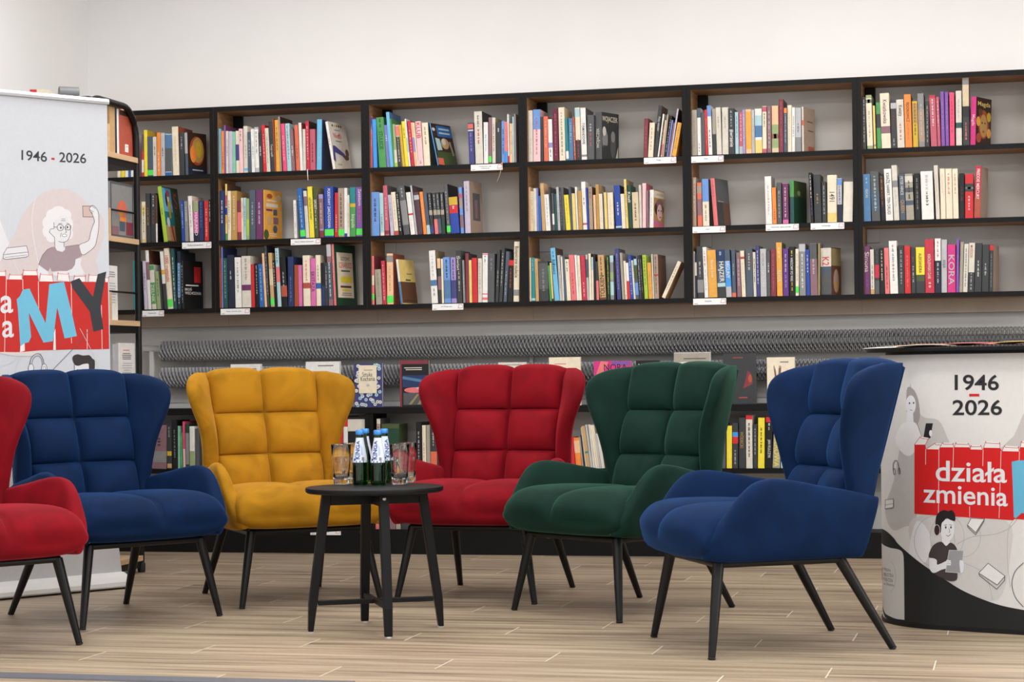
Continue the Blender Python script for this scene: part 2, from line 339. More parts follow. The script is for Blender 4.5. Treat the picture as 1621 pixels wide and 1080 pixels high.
ARTS = dict(
 kit=[('r', .02, .0, .98, .2, 'darknavy'), ('e', .5, .58, .38, .34, 'rust'), ('e', .55, .6, .3, .3, 'gold'), ('e', .6, .62, .16, .2, 'mustard'), ('e', .3, .5, .16, .2, 'orange'), ('e', .88, .86, .1, .1, 'darkbrown'), ('l', .2, .1, .85, .16, 1, 'silver')],
 lion=[('r', .02, .45, .55, .98, 'sky'), ('r', .02, .3, .6, .55, 'teal'), ('r', .02, .02, .55, .3, 'tan'), ('p', [(.3, .3), (.42, .3), (.5, .02), (.42, .02)], 'red'), ('p', [(.28, .75), (.45, .75), (.42, .45), (.3, .42)], 'mustard'), ('e', .33, .8, .07, .07, 'skin'), ('e', .33, .88, .11, .06, 'rose'), ('e', .22, .77, .06, .13, 'ink'), ('e', .2, .36, .09, .09, 'white'), ('t', 'S', .68, .62, .88, .9, 'rose'), ('l', .6, .45, .85, .55, 1, 'darkgreen')],
 bron=[('r', .56, .55, .9, .88, 'red'), ('l', .12, .46, .85, .52, 1, 'white'), ('t', 'BROŃ', .08, .38, .42, .45, 'white'), ('t', 'WSCHODNIA', .08, .3, .9, .36, 'white')],
 niezli=[('e', .24, .93, .04, .025, 'ink'), ('e', .36, .93, .04, .025, 'mustard'), ('e', .48, .93, .04, .025, 'rust'), ('e', .6, .93, .04, .025, 'ink'), ('e', .72, .93, .04, .025, 'olive'), ('l', .24, .82, .7, .86, 1, 'grey'), ('t', 'Nieźli', .22, .67, .66, .79, 'red'), ('l', .26, .58, .7, .63, 1, 'grey'), ('p', [(.0, .2), (.08, .5), (.2, .5), (.7, .35), (.75, .2), (.55, .3), (.15, .36), (.12, .15)], 'indigo'), ('e', .85, .38, .1, .08, 'brown'), ('e', .8, .28, .12, .06, 'brown'), ('r', .2, .1, .45, .12, 'greige')],
 rec=[('l', .1, .76, .7, .82, 1, 'bone'), ('r', .1, .66, .75, .73, 'bone'), ('e', .3, .88, .16, .05, 'rust'), ('e', .8, .86, .14, .06, 'beige'), ('r', .1, .58, .45, .62, 'plum'), ('r', .5, .5, .72, .62, 'slate'), ('r', .18, .3, .38, .46, 'tan'), ('r', .5, .32, .78, .46, 'mauve'), ('e', .6, .22, .12, .08, 'slate'), ('e', .1, .1, .14, .1, 'olive'), ('l', .25, .06, .8, .14, 2, 'cream')],
 gotowe=[('r', .12, .13, .86, .87, 'cream'), ('t', 'GOTOWE', .3, .74, .72, .8, 'ink'), ('t', 'SCENARIUSZE', .2, .62, .82, .71, 'red'), ('l', .3, .54, .76, .6, 1, 'darkgrey'), ('r', .28, .38, .8, .48, 'yellow'), ('l', .24, .27, .78, .35, 1, 'brown'), ('r', .3, .24, .7, .27, 'yellow'), ('l', .26, .16, .78, .22, 2, 'grey')],
 low=[('r', .25, .7, .98, .96, 'blue'), ('l', .34, .74, .92, .93, 2, 'powder'), ('e', .1, .86, .08, .04, 'bone'), ('p', [(.1, .66), (.32, .64), (.36, .38), (.12, .36)], 'powder'), ('r', .06, .02, .98, .34, 'olive'), ('e', .55, .54, .2, .13, 'tan'), ('e', .5, .58, .1, .08, 'bone'), ('p', [(.74, .6), (.84, .6), (.92, .28), (.84, .26)], 'greige'), ('r', .03, .02, .32, .18, 'coral')],
 tanp=[('r', .25, .25, .82, .78, 'darkgrey'), ('r', .4, .3, .62, .65, 'mauve')],
 zyem=[('r', .02, .5, .98, .98, 'straw'), ('r', .02, .02, .98, .5, 'brown'), ('l', .4, .66, .9, .7, 1, 'olive'), ('l', .3, .5, .75, .58, 1, 'olive'), ('l', .1, .05, .95, .1, 1, 'darkbrown')],
 woj=[('t', 'WOJACZEK', .05, .78, .93, .92, 'cream'), ('e', .2, .42, .16, .22, 'grey'), ('e', .16, .6, .1, .1, 'bone'), ('e', .66, .3, .16, .26, 'darkgrey'), ('e', .66, .5, .12, .12, 'grey'), ('r', .1, .02, .4, .3, 'charcoal'), ('p', [(.8, .04), (.95, .3), (.95, .04)], 'bone')],
 portrait=[('r', .02, .8, .98, .98, 'cream'), ('l', .2, .86, .9, .92, 2, 'grey'), ('r', .02, .02, .98, .8, 'gold'), ('e', .5, .52, .42, .2, 'darkbrown'), ('e', .56, .66, .32, .12, 'mauve'), ('e', .56, .42, .24, .22, 'pink'), ('e', .46, .47, .05, .025, 'ink'), ('e', .7, .47, .05, .025, 'ink'), ('e', .62, .3, .08, .02, 'red'), ('p', [(.02, .02), (.02, .25), (.4, .16), (.7, .16), (.98, .12), (.98, .02)], 'orchid'), ('r', .02, .02, .98, .08, 'salmon')],
 dusk=[('r', .02, .02, .5, .5, 'charcoal'), ('r', .5, .02, .98, .5, 'brown'), ('l', .1, .5, .6, .54, 1, 'greige')],
 green=[('r', .02, .62, .98, .98, 'olive'), ('e', .4, .72, .12, .06, 'sage')],
 pink2=[('l', .3, .66, .9, .72, 1, 'brown'), ('l', .35, .46, .85, .52, 1, 'brown'), ('r', .3, .04, .75, .44, 'taupe'), ('r', .4, .02, .9, .14, 'rust')],
 ktwo=[('r', .02, .62, .98, .98, 'khaki'), ('e', .5, .3, .28, .25, 'taupe'), ('e', .5, .2, .14, .1, 'gold')],
 magda=[('t', 'Magda', .12, .8, .92, .92, 'straw'), ('e', .5, .45, .34, .3, 'rust'), ('e', .5, .42, .24, .24, 'gold'), ('e', .42, .48, .04, .02, 'ink'), ('e', .6, .48, .04, .02, 'ink'), ('e', .5, .3, .08, .025, 'brick'), ('e', .16, .5, .13, .1, 'amber'), ('e', .84, .62, .13, .1, 'mustard'), ('e', .85, .28, .14, .1, 'amber'), ('e', .3, .7, .14, .07, 'brown'), ('e', .2, .16, .16, .1, 'brick')],
 rustc=[('r', .02, .62, .98, .98, 'rust'), ('e', .5, .75, .12, .1, 'darkbrown')])
# one line per book: left and right edge of the spine at its foot, left edge at its top, height of its top (all in a crop of the photo), colour | details (silver on the turned slate book is gloss painted as a band)
BOOKS = '''
@0 0 222 190 10.8
-390 -330 -392 262 cream
-325 -262 -327 250 yellow|l:ink:.2-.8
-255 -205 -258 256 white|b:.3-.8:blue
-200 -165 -204 270 blue
-160 -100 -164 240 white
30 66 26 245 crimson|b:.1-.4:white b:.6-1:darkgrey
68 128 60 172 yellow|c:mustard
130 226 120 285 slate|G
228 286 218 288 bone|l:olive:.5-.75
288 351 280 214 orange|l:white:.1-.55
353 424 345 220 silver|l:ink:.45-.65
426 540 424 240 powder|b:.1-.66:darkgrey b:0-.08:blue b:.66-.98:steel
560 670 535 115 cream|c:rust d:19 l:beige:.2-.8
672 757 663 212 charcoal|l:silver:.6-.9
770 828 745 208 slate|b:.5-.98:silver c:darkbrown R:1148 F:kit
@0 1 222 285 9.39
35 86 28 325 cream|b:.7-.9:straw b:0-.08:straw l:ink:.25-.85
92 159 68 198 charcoal|l:gold:.35-.7
161 236 158 198 charcoal|l:brick:.35-.65 l:white:.7-.95
238 264 228 225 brown|b:0-.4:white c:black
355 416 255 96 lime|l:ink:.45-.6 c:olive R:645 F:lion d:21
625 669 600 305 royal|l:powder:.3-.9
672 722 652 315 grey|l:bone:.5-.85
735 796 703 240 white|c:cream l:taupe:.3-.8
798 872 785 303 orchid|b:0-.2:darknavy b:.72-.98:sage t:HAJLAND:white:.14-.7
878 946 868 310 navy|l:periwinkle:.3-.95
955 1023 945 310 red|l:bone:.1-.8
1027 1058 1018 290 black|l:white:.45-.95
@0 2 222 385 9
-95 -60 -100 250 teal|c:darkteal
62 108 33 255 lilac|l:ink:.4-.75
112 160 70 104 white|c:brown b:.5-.8:mauve
166 231 125 310 bone|b:.88-.99:green b:.12-.6:green t:ZIELNIK:bone:.16-.56
240 302 205 405 sage|l:olive:.3-.8
305 332 250 325 charcoal
342 392 275 118 white|b:0-.44:charcoal b:.6-.68:amber
400 471 335 75 cream|G t:1000_metaszki:red:.45-.88
478 527 430 76 darkteal|d:21 l:white:.1-.85
537 586 528 120 darknavy|b:.2-.8:steel l:white:.05-.8 d:20
592 628 578 250 black|l:white:.1-.9 c:black R:898 F:bron
@1 0 340 175 9.817
50 104 42 285 sky
106 151 103 316 orange|l:ink:.1-.5
153 180 140 230 violet|c:plum
182 221 176 320 bone|l:grey:.4-.8
223 279 218 325 lilac
281 330 272 330 mint
332 386 318 318 cream|b:.3-.68:indigo
388 448 372 285 pink|l:ink:.7-.95
450 517 440 242 bone|c:cream l:sage:.3-.6 b:.05-.1:sky
520 581 504 335 slate|l:silver:.4-.8
583 632 560 290 white|l:grey:.3-.6
634 697 612 260 silver|b:.1-.95:white l:slate:.4-.9
699 752 672 340 charcoal|l:white:.4-.65
755 811 718 228 red|l:pink:.2-.8
812 870 778 275 bone|l:greige:.2-.8
875 936 838 178 charcoal|t:Twoje_myśli:bone:.3-.55
937 957 897 123 rust
958 1021 930 148 amber|l:brown:.4-.85
1023 1052 978 96 taupe|c:darkbrown
1060 1124 1020 205 hotpink|l:pink:.2-.75
1128 1198 1092 203 powder|l:teal:.2-.95
1202 1255 1165 290 mauve|l:white:.35-.6
1265 1326 1230 223 coral|l:brown:.25-.55
1330 1376 1300 190 white|c:rust
1378 1422 1365 288 bone
1428 1486 1405 165 crimson|c:darkbrown l:pink:.2-.9
1488 1572 1478 292 rose|l:darkbrown:.15-.65
1580 1660 1588 138 sky|c:navy d:19 l:powder:.2-.8
1835 1880 1700 163 white|c:bone R:2140 F:niezli d:17 l:red:.5-.65
@1 1 340 280 9.39
62 156 48 208 navy|l:white:.3-.8
163 192 158 106 straw|b:.6-.8:rose b:.45-.58:royal b:.3-.44:amber b:0-.12:green c:brown
195 246 190 212 cream|l:ink:.2-.8
248 336 240 210 gold|l:bone:.2-.9
340 402 332 352 maroon|b:.2-.7:salmon
405 436 393 314 cream|l:rose:.5-.9
438 476 432 312 powder|l:darkteal:.3-.8
480 522 474 325 sage|b:.1-.5:lime
525 612 518 198 slate|l:silver:.3-.75
614 722 605 198 plum|l:lilac:.3-.75
728 742 722 192 amber|c:amber R:998 F:rec d:16
1190 1230 1172 348 white|l:silver:.1-.9
1280 1357 1220 175 blue|G l:powder:.2-.85
1360 1412 1315 210 bone|b:.68-.88:mauve l:beige:.2-.6
1415 1487 1375 148 yellow|t:LET'S_DO_NA_START:ink:.35-.78
1490 1545 1460 154 olive|l:white:.15-.55 t:SPORT:white:.56-.75 c:khaki
1560 1628 1540 262 lavender|b:0-.16:maroon b:.2-.9:mauve l:bone:.3-.8
1640 1775 1628 150 royal|t:PODSTAWY_ZARZĄDZANIA:white:.18-.96 G
1786 1833 1785 236 red|l:bone:.1-.5
1836 1928 1828 168 taupe|G l:darkbrown:.2-.9
1931 1974 1926 165 white|b:0-.07:royal
1976 2012 1970 272 bone|l:tan:.2-.8
2014 2098 2010 157 green|b:.68-1:teal b:.6-.67:mustard t:Impuls:bone:.18-.45
2103 2213 2102 153 violet|G t:Zarządzanie:white:.62-.96 l:coral:.28-.6 c:aubergine d:18
@1 2 340 380 8.64
78 101 55 250 red
102 123 80 98 periwinkle|c:navy d:20
125 182 100 250 darkteal|l:mint:.15-.95
186 277 160 208 darknavy|l:silver:.5-.7
285 372 270 240 white|l:grey:.3-.9
378 502 365 222 bone|b:.33-.44:plum l:taupe:.5-.95
510 552 495 335 red|t:Mozart:white:.4-.65
556 612 540 322 black|l:silver:.3-.95
618 682 592 330 blue|l:powder:.1-.9
690 720 635 182 peach
722 758 675 80 charcoal|c:darknavy l:silver:.2-.9
770 822 730 178 tan|G b:.4-.7:beige
826 858 785 280 black|l:bone:.4-.95
862 914 820 113 powder|b:.42-.68:salmon l:ink:.7-.95 c:darkgrey
920 1000 885 233 black|b:.2-.42:brick l:silver:.4-.7
1005 1084 995 230 navy|l:periwinkle:.1-.6
1090 1150 1085 343 rust
1155 1203 1145 345 orchid
1215 1316 1200 213 cream|b:.35-.46:brick l:salmon:.5-.9
1320 1388 1310 253 orchid|t:EKSTAZA:plum:.3-.72
1391 1458 1375 208 cream|b:.34-.45:blue l:steel:.5-.8
1460 1512 1450 313 black|b:0-.46:navy
1515 1556 1458 310 charcoal|l:silver:.4-.9
1565 1626 1462 60 mauve|b:.1-.7:slate l:white:.15-.7 b:.8-.99:silver
1630 1667 1580 58 salmon|c:darkgreen R:1950 F:gotowe l:bone:.4-.9 d:19
@2 0 580 165 9.393
55 97 38 183 rose|b:.75-.99:indigo l:lilac:.4-.85
105 166 85 226 bright
190 302 135 198 green|t:STULECIE:darkgreen:.36-.72 l:darkgreen:.75-.97
308 355 263 310 periwinkle|l:white:.6-.75
358 410 283 118 sky|c:steel d:20
412 428 352 218 green
430 472 385 297 sage|b:.1-.4:bone b:.02-.1:lime
476 527 430 310 bone|b:0-.72:charcoal b:.74-.98:salmon l:bone:.1-.7
540 579 480 305 mustard
581 637 520 254 yellow|l:olive:.6-.85
640 664 570 218 white|b:.3-.6:powder
668 721 608 248 crimson|l:pink:.3-.8
723 757 655 270 peach|b:.33-.66:lavender
759 770 697 275 cream
774 856 725 258 pink|t:KLUB:red:.62-.97 l:grey:.05-.12
860 956 820 278 cream|l:khaki:.5-.9 c:darkgreen
1060 1077 905 264 bright|c:darkbrown R:1365 F:low d:17
1532 1615 1508 278 indigo|b:.8-.83:bone b:.86-.97:coral l:lavender:.3-.75
1625 1745 1600 110 bone|l:crimson:.34-.66 l:darkgrey:.7-.92 c:charcoal d:20
1752 1820 1745 270 white|l:sky:.25-.7
1825 1868 1822 198 mauve|G
1870 1926 1864 198 bone|c:khaki l:crimson:.25-.85
1930 2012 1925 268 charcoal|l:white:.72-.85
2016 2064 2012 250 cornflower|l:navy:.2-.8
2067 2109 2057 262 salmon|b:0-.28:bright
2112 2133 2088 148 white|b:0-.14:red
2136 2180 2130 286 peach|l:taupe:.2-.8
2183 2206 2172 187 powder
2209 2236 2196 145 grey
@2 1 580 275 9.817
85 210 58 290 cornflower|l:navy:.3-.85
222 284 185 303 powder|l:slate:.1-.5 b:0-.07:cream
290 360 243 184 rose|c:darkgrey l:pink:.3-.75 b:.03-.1:maroon
375 434 330 330 lilac|l:grey:.3-.8
440 510 382 288 cream|b:0-.1:brick l:silver:.2-.8
515 572 452 290 black|l:white:.1-.95
585 682 490 192 darkgrey|c:black b:.2-.7:grey l:silver:.72-.95
690 764 612 290 white|b:.46-.5:red l:pink:.1-.4
770 799 680 180 silver|c:aubergine d:19
805 887 732 290 aubergine|b:.82-.93:silver
892 947 825 283 orange|l:peach:.3-.8
950 1003 885 295 slate|b:0-.22:powder
1012 1062 955 298 charcoal|l:silver:.5-.95 b:.02-.2:indigo b:.46-.58:greige
1072 1127 1020 298 charcoal|l:silver:.5-.95 b:0-.36:salmon b:.46-.58:greige
1130 1180 1080 290 charcoal|l:silver:.6-.95 b:.02-.36:slate b:.46-.58:greige
1186 1238 1145 290 charcoal|l:silver:.6-.95 b:.02-.3:darkgreen b:.46-.58:greige
1256 1318 1198 163 darkgrey|G l:silver:.2-.85 c:black d:19
1322 1457 1280 368 royal|b:.78-1:mustard b:.55-.77:red l:white:.6-.75
1470 1522 1432 213 cornflower|b:.55-.75:taupe b:.12-.4:mauve b:.76-.86:rose
1536 1628 1508 118 lilac|l:grey:.4-.9 c:taupe R:1815 F:tanp d:15
@2 2 580 380 9.39
90 127 65 238 salmon|b:.4-.6:cream G:.1-.22 c:maroon
145 240 115 440 greige|l:khaki:.2-.9
245 304 215 310 crimson|l:pink:.1-.9
310 406 300 203 peach|b:.83-.96:grey G:.03-.17 c:rust l:tan:.25-.75 d:20
510 546 428 287 white|b:0-.5:steel c:straw R:770 F:zyem d:15
976 1072 930 160 white|b:.33-.44:steel c:khaki l:silver:.5-.9 l:grey:.1-.28
1078 1128 1050 276 charcoal|b:.78-1:peach b:.3-.6:mauve
1130 1159 1112 280 cream
1165 1266 1132 258 cornflower|b:.1-.5:steel l:darknavy:.5-.95
1270 1350 1250 260 lavender|b:.1-.5:indigo l:darknavy:.5-.95
1354 1434 1330 160 charcoal|t:Świat:bone:.62-.9 l:bone:.2-.6 c:darkgrey
1448 1478 1428 300 grey|l:silver:.2-.7
1480 1534 1470 200 maroon|c:charcoal
1537 1577 1525 300 straw
1579 1657 1568 270 red|l:crimson:.2-.7
1660 1722 1658 275 bone|l:grey:.2-.9
1725 1808 1728 200 white|b:.16-.18:hotpink b:.97-.99:hotpink l:darkgrey:.78-.95 b:.05-.1:salmon
1812 1907 1818 205 darkgrey|l:grey:.6-.9
1917 1968 1945 146 charcoal|l:silver:.3-.6
1974 2027 2012 118 charcoal|l:bone:.3-.9
2036 2090 2075 170 slate|l:silver:.1-.6
2098 2176 2125 302 black|b:.87-1:red l:brick:.3-.8
2186 2272 2192 26 cream|t:Botaniczne_stulecie:ink:.4-.92 b:.1-.2:grey
@3 0 828 155 9.819
65 162 52 195 bone|l:silver:.15-.45 l:pink:.5-.8
166 277 162 184 pink|b:.62-1:cornflower l:rose:.1-.85
281 324 272 296 charcoal
331 403 318 290 coral|l:peach:.3-.9
406 472 390 333 white|b:.32-.44:lavender l:ink:.05-.28
479 562 462 168 burgundy|l:rose:.1-.9
571 667 550 150 cream|c:beige l:grey:.1-.9
675 720 645 315 teal|b:.04-.22:white
722 793 705 318 steel|l:powder:.4-.9
800 831 770 294 brick|l:bone:.1-.8
834 912 805 154 cream|b:0-.38:charcoal b:.82-.98:powder l:crimson:.06-.4
916 1002 890 155 white|t:TYRMANDOWIE:ink:.3-.71 c:darkgrey d:19 b:.06-.1:grey
1005 1114 998 268 darkgrey|l:rose:.3-.6 l:silver:.62-.8
1120 1238 1118 222 darkgrey|T:WOJACZEK:bone:.24-.66 c:charcoal R:1490 F:woj d:15
1872 1938 1886 320 maroon|l:rose:.2-.8
1944 2026 1972 388 cream|l:greige:.2-.85
2032 2090 2108 115 charcoal|c:brown t:Piąty_wieczór:bone:.5-.78 d:17
2094 2118 2178 244 white
2120 2142 2202 342 charcoal|l:silver:.3-.8
2144 2168 2222 342 peach|b:.05-.35:salmon
2170 2196 2238 252 greige|c:khaki
2200 2232 2294 272 black|l:silver:.1-.9
2234 2260 2314 340 periwinkle
2262 2282 2344 382 mauve
2285 2312 2402 158 lilac|c:darkbrown d:16
2316 2382 2408 382 amber|l:khaki:.2-.85
@3 1 828 275 10.8
95 134 80 230 peach
136 194 128 300 beige|l:taupe:.2-.9
196 243 165 250 bone
245 276 205 246 periwinkle
278 324 255 380 blue
330 394 272 164 tan|c:peach d:17
398 480 362 358 white|l:silver:.1-.9
483 517 420 228 charcoal
518 553 490 335 darkgrey|b:.16-.45:white
555 604 530 345 darkteal
606 648 553 230 silver|l:grey:.2-.7
650 691 605 235 charcoal|l:grey:.1-.9
693 738 650 235 darkgrey|c:aubergine
742 822 700 365 yellow|l:mustard:.2-.9
825 862 780 220 slate|c:charcoal
865 920 835 340 straw
922 953 888 225 white
955 1025 932 295 gold|l:straw:.3-.6
1030 1104 985 138 white|c:bone b:.1-.14:rose l:ink:.52-.66
1105 1135 1072 240 royal
1140 1208 1115 224 taupe|b:.5-.54:sage l:brown:.7-.95 c:brown
1222 1264 1200 365 peach|l:beige:.2-.8
1270 1322 1242 184 gold|c:tan d:17
1325 1383 1300 345 cream|l:beige:.2-.8
1386 1410 1362 305 slate
1412 1456 1382 322 straw
1459 1560 1438 325 cream|l:beige:.1-.8
1592 1698 1550 202 royal|l:white:.3-.6 b:.02-.06:powder c:darknavy
1702 1765 1672 348 cream
1768 1810 1725 95 straw|c:khaki d:20 l:khaki:.2-.8
1814 1880 1778 198 darkgreen|t:Kiszli:white:.6-.84
1884 1996 1860 320 beige|l:brown:.2-.7
1999 2040 1982 193 bone|l:beige:.4-.9
2044 2112 2040 163 pink|c:rose d:19
2122 2160 2112 290 mauve
2162 2236 2168 278 white|l:silver:.3-.8 c:gold R:2414 F:portrait d:15
@3 2 830 385 10.8
78 128 58 253 cream
130 197 112 250 teal|b:.02-.07:powder l:powder:.7-.95
205 258 178 266 tan|l:gold:.2-.9
262 427 240 313 charcoal|b:.3-.95:darkgrey l:grey:.2-.8
440 477 400 385 green
479 507 430 335 straw|b:0-.06:ink
522 608 445 84 sky|t:Różewicz:darknavy:.5-.78 c:brown l:navy:.82-.94
612 657 565 208 silver|l:grey:.2-.7
660 691 625 235 bone
693 732 655 235 slate|l:steel:.1-.5
735 807 692 278 cream|l:ink:.68-.95
812 903 762 204 salmon|l:crimson:.1-.6
906 942 860 204 white
944 990 905 215 cream|l:beige:.3-.8
994 1077 955 215 crimson|l:pink:.05-.4 l:rose:.75-.97
1080 1118 1048 200 silver|b:.5-.9:slate
1120 1162 1100 180 cream|c:darkbrown
1164 1197 1150 240 powder|b:0-.7:cream
1200 1237 1180 190 black
1239 1284 1215 315 charcoal|b:0-.5:salmon
1296 1405 1255 205 tan|T:TOLKIEN:darkbrown:.06-.54 l:brown:.55-.95 b:0-.05:brown
1430 1468 1408 210 darkgreen|l:yellow:.1-.95
1480 1543 1462 208 grey|b:.84-.99:powder b:.1-.4:powder b:.45-.62:sage
1545 1573 1530 300 black
1590 1663 1538 94 indigo|l:lavender:.2-.9 c:darkgrey d:17
1680 1723 1632 165 greige
1730 1768 1695 304 cream|l:grey:.02-.12
1772 1820 1736 338 white|b:0-.5:red
1824 1877 1774 204 royal|l:powder:.1-.9
1880 1913 1828 295 bone|l:grey:.5-.95
1915 1968 1872 266 slate|b:.5-.8:olive b:.1-.4:cornflower b:.84-.99:powder
1974 2012 1930 210 charcoal|l:silver:.2-.9
2014 2053 1962 205 black|l:grey:.1-.9
2058 2124 2014 204 lime|l:olive:.3-.95
2130 2203 2096 335 amber|l:gold:.1-.75
2205 2227 2176 190 bone
2229 2308 2208 195 taupe|b:.52-.55:crimson c:brown R:2436 d:16 l:brown:.1-.95
2340 2412 2648 262 cream|c:tan l:khaki:.2-.85 d:14
@4 0 1088 150 9.818
68 162 55 238 greige|l:grey:.2-.8
165 226 150 210 white|b:.8-1:slate l:indigo:.08-.26
228 288 215 280 darkgrey
292 330 265 233 red|l:salmon:.2-.8
333 397 305 168 white|b:.78-1:cornflower l:navy:.15-.5
400 458 385 220 greige|b:0-.45:charcoal
463 543 440 198 bone|l:greige:.55-.8
548 649 540 196 bone|l:greige:.55-.8
655 744 640 213 charcoal|t:#wrzenie:white:.16-.54 l:silver:.6-.95
748 808 738 268 powder|l:steel:.4-.9
815 870 808 268 rose|b:0-.18:silver l:pink:.3-.95
872 914 862 234 lavender|l:bone:.1-.9
918 1010 905 230 peach|b:.1-.95:amber
1012 1058 1000 234 silver|l:sage:.2-.8
1061 1171 1051 220 white|b:.36-.62:steel b:.62-.85:powder b:0-.3:straw
1174 1242 1169 178 cream|b:.88-.99:rose b:0-.09:rose l:ink:.55-.85
1249 1314 1244 183 mauve|l:bone:.1-.9
1321 1428 1313 172 peach|b:.1-.6:sage b:.3-.4:salmon b:0-.1:beige
1433 1505 1426 72 maroon|l:rose:.1-.95 c:darkbrown d:17
1509 1558 1506 203 slate|b:.88-.99:orange l:silver:.2-.85
1563 1630 1559 163 cream|l:beige:.2-.8
1633 1682 1631 198 white|l:grey:.3-.8
1684 1778 1681 203 silver|b:0-.33:grey l:slate:.4-.65
1786 1818 1779 188 bone|b:.58-.7:coral c:taupe R:1986 F:pink2 d:15
@4 1 1090 265 9.815
70 130 60 158 taupe|l:bone:.3-.95
145 220 130 238 coral|b:.75-.93:taupe b:.25-.62:mauve
228 331 210 183 cream|b:.52-1:cornflower c:black l:grey:.1-.45
395 467 332 170 salmon|c:darkgrey R:664 F:dusk d:16 l:rose:.6-.95
1205 1310 1183 142 white|c:greige l:silver:.2-.8
1315 1378 1300 314 orange|l:rust:.1-.4
1383 1457 1372 240 darkgrey|l:silver:.15-.8
1470 1560 1460 250 orchid|b:.1-.99:plum l:pink:.1-.9
1579 1648 1573 208 darkteal|b:.62-1:green c:darkgreen R:1838 F:green d:17
1903 1952 1866 82 black|l:white:.5-.95 l:violet:.15-.48
1963 2078 1941 118 charcoal|l:gold:.4-.6 c:darkbrown
2085 2154 2070 223 charcoal|l:silver:.2-.9
2162 2312 2157 120 cream|t:1491:darkgrey:.44-.64 b:.02-.2:straw
2318 2394 2312 170 silver|b:0-.4:darknavy b:.84-.99:cornflower l:royal:.42-.82
2404 2556 2430 226 paper|c:darkbrown
@4 2 1090 375 9.815
55 108 32 228 silver
111 142 108 260 darknavy|b:.5-.8:bone
148 246 105 153 charcoal|b:.1-.35:grey l:silver:.4-.7
254 316 215 162 white|l:crimson:.6-.92 l:silver:.1-.55
318 458 285 208 amber|t:Barwny_świat:cream:.42-.78
462 590 432 203 navy|b:0-.22:charcoal b:.22-.3:powder b:.3-.76:slate t:HAJZER:white:.32-.75 l:powder:.84-.96
593 680 558 203 slate|b:.22-.76:bright b:0-.22:silver t:BIEGUNY:white:.4-.76
685 748 665 203 slate|b:0-.09:coral l:silver:.45-.7
758 827 740 243 mauve|l:lilac:.2-.85
835 898 800 218 cream|b:.82-.87:brick l:beige:.2-.75
902 1012 888 188 slate|b:.55-.95:darkgrey l:silver:.55-.9
1018 1062 1000 238 bone|l:ink:.3-.85
1065 1120 1045 138 indigo|l:white:.25-.9 c:darkgrey
1125 1224 1112 188 silver|l:taupe:.6-.9 l:bone:.2-.55
1230 1280 1219 213 darkgrey|l:white:.5-.72
1284 1370 1276 193 maroon|l:rose:.1-.9
1378 1470 1361 88 amber|t:REVOL:bone:.26-.48 c:darkgrey l:cream:.68-.9
1476 1566 1466 183 purple|l:bone:.5-.88 l:lavender:.15-.45
1573 1666 1563 158 black|t:WRÓCIMY_PO_WAS:white:.3-.78 l:yellow:.8-.92 l:mustard:.1-.28
1670 1720 1666 188 cream|G:.06-.2 l:taupe:.3-.9
1730 1830 1718 108 grey|l:white:.15-.8 b:.85-.99:silver
1836 1900 1818 198 royal|l:white:.5-.88
1903 2016 1883 103 mauve|b:.7-.99:darkgrey l:lilac:.4-.7 c:khaki
2018 2050 2018 100 khaki
2056 2234 2048 168 charcoal|b:.6-.99:bone b:.46-.6:slate b:.02-.46:darkgrey t2:K2:red:.62-.8 c:brown R:2372 F:ktwo d:12
@5 0 1358 115 8.308
58 118 42 323 charcoal|l:silver:.1-.95
130 207 98 298 sage|b:.06-.94:cream l:taupe:.2-.7 b:.85-.92:grey
218 246 200 435 straw|b:.06-.1:grey
258 317 238 395 green|b:.45-.75:charcoal
319 443 290 273 cream|t:Kwiatkowska:plum:.45-.88 b:.27-.4:mauve
446 522 432 363 charcoal|l:silver:.05-.2 l:maroon:.4-.75 b:.82-.94:silver
526 624 505 356 bone|t:Kwiaty:ink:.65-.88 l:rose:.15-.5
630 724 608 288 orange|t:FEDOROWICZ:darkbrown:.48-.85 l:coral:.1-.45 c:brown
732 803 715 378 mustard|b:.52-.95:gold l:brown:.55-.95 l:ink:.25-.5
808 893 785 273 grey|b:.1-.7:taupe l:silver:.2-.8 c:charcoal
895 952 888 376 charcoal|l:silver:.1-.9
967 1050 941 300 crimson|b:0-.95:rose l:white:.4-.92
1054 1098 1029 320 rose|l:white:.4-.92
1104 1155 1087 250 violet|l:lavender:.3-.8
1160 1206 1146 250 purple|b:0-.99:violet l:lavender:.3-.8
1214 1281 1206 260 hotpink|l:crimson:.2-.95
1297 1376 1290 240 bone|b:.32-.42:darkteal l:silver:.5-.85
1387 1474 1377 70 beige|b:0-.42:charcoal b:.42-.58:ink b:.9-.99:grey l:salmon:.06-.34 c:rust d:20 F:rustc
1478 1556 1494 320 magenta|t:Magda:pink:.4-.63 c:darkbrown R:1745 F:magda d:16
@5 1 1360 255 7.719
62 152 42 162 steel|t:GUCAS:bone:.5-.68 l:powder:.8-.92
160 267 135 126 darkgrey|b:.2-.6:slate l:powder:.2-.9
275 328 248 163 black|b:.5-.96:darkbrown l:gold:.6-.95 l:brick:.25-.58
332 424 305 98 white|t:KSIĄŻĘ_HARRY._TEN_DRUGI:ink:.12-.92
432 500 398 53 bone|b:.6-.72:grey l:silver:.2-.55
505 577 485 163 slate|t:QUEEN:gold:.16-.44 t:PETER_HINCE:bone:.55-.95
582 680 560 158 greige|b:.82-.95:bone b:.6-.7:darkgrey b:.32-.42:slate l:ink:.45-.85
688 761 672 153 black|l:grey:.2-.9
772 922 752 128 white|l:ink:.28-.55 l:silver:.55-.92
945 996 915 53 bone|l:beige:.2-.9
1003 1067 988 94 cream|l:pink:.5-.9
1069 1151 1055 94 cream|l:salmon:.5-.9
1154 1224 1140 94 cream|l:taupe:.5-.9
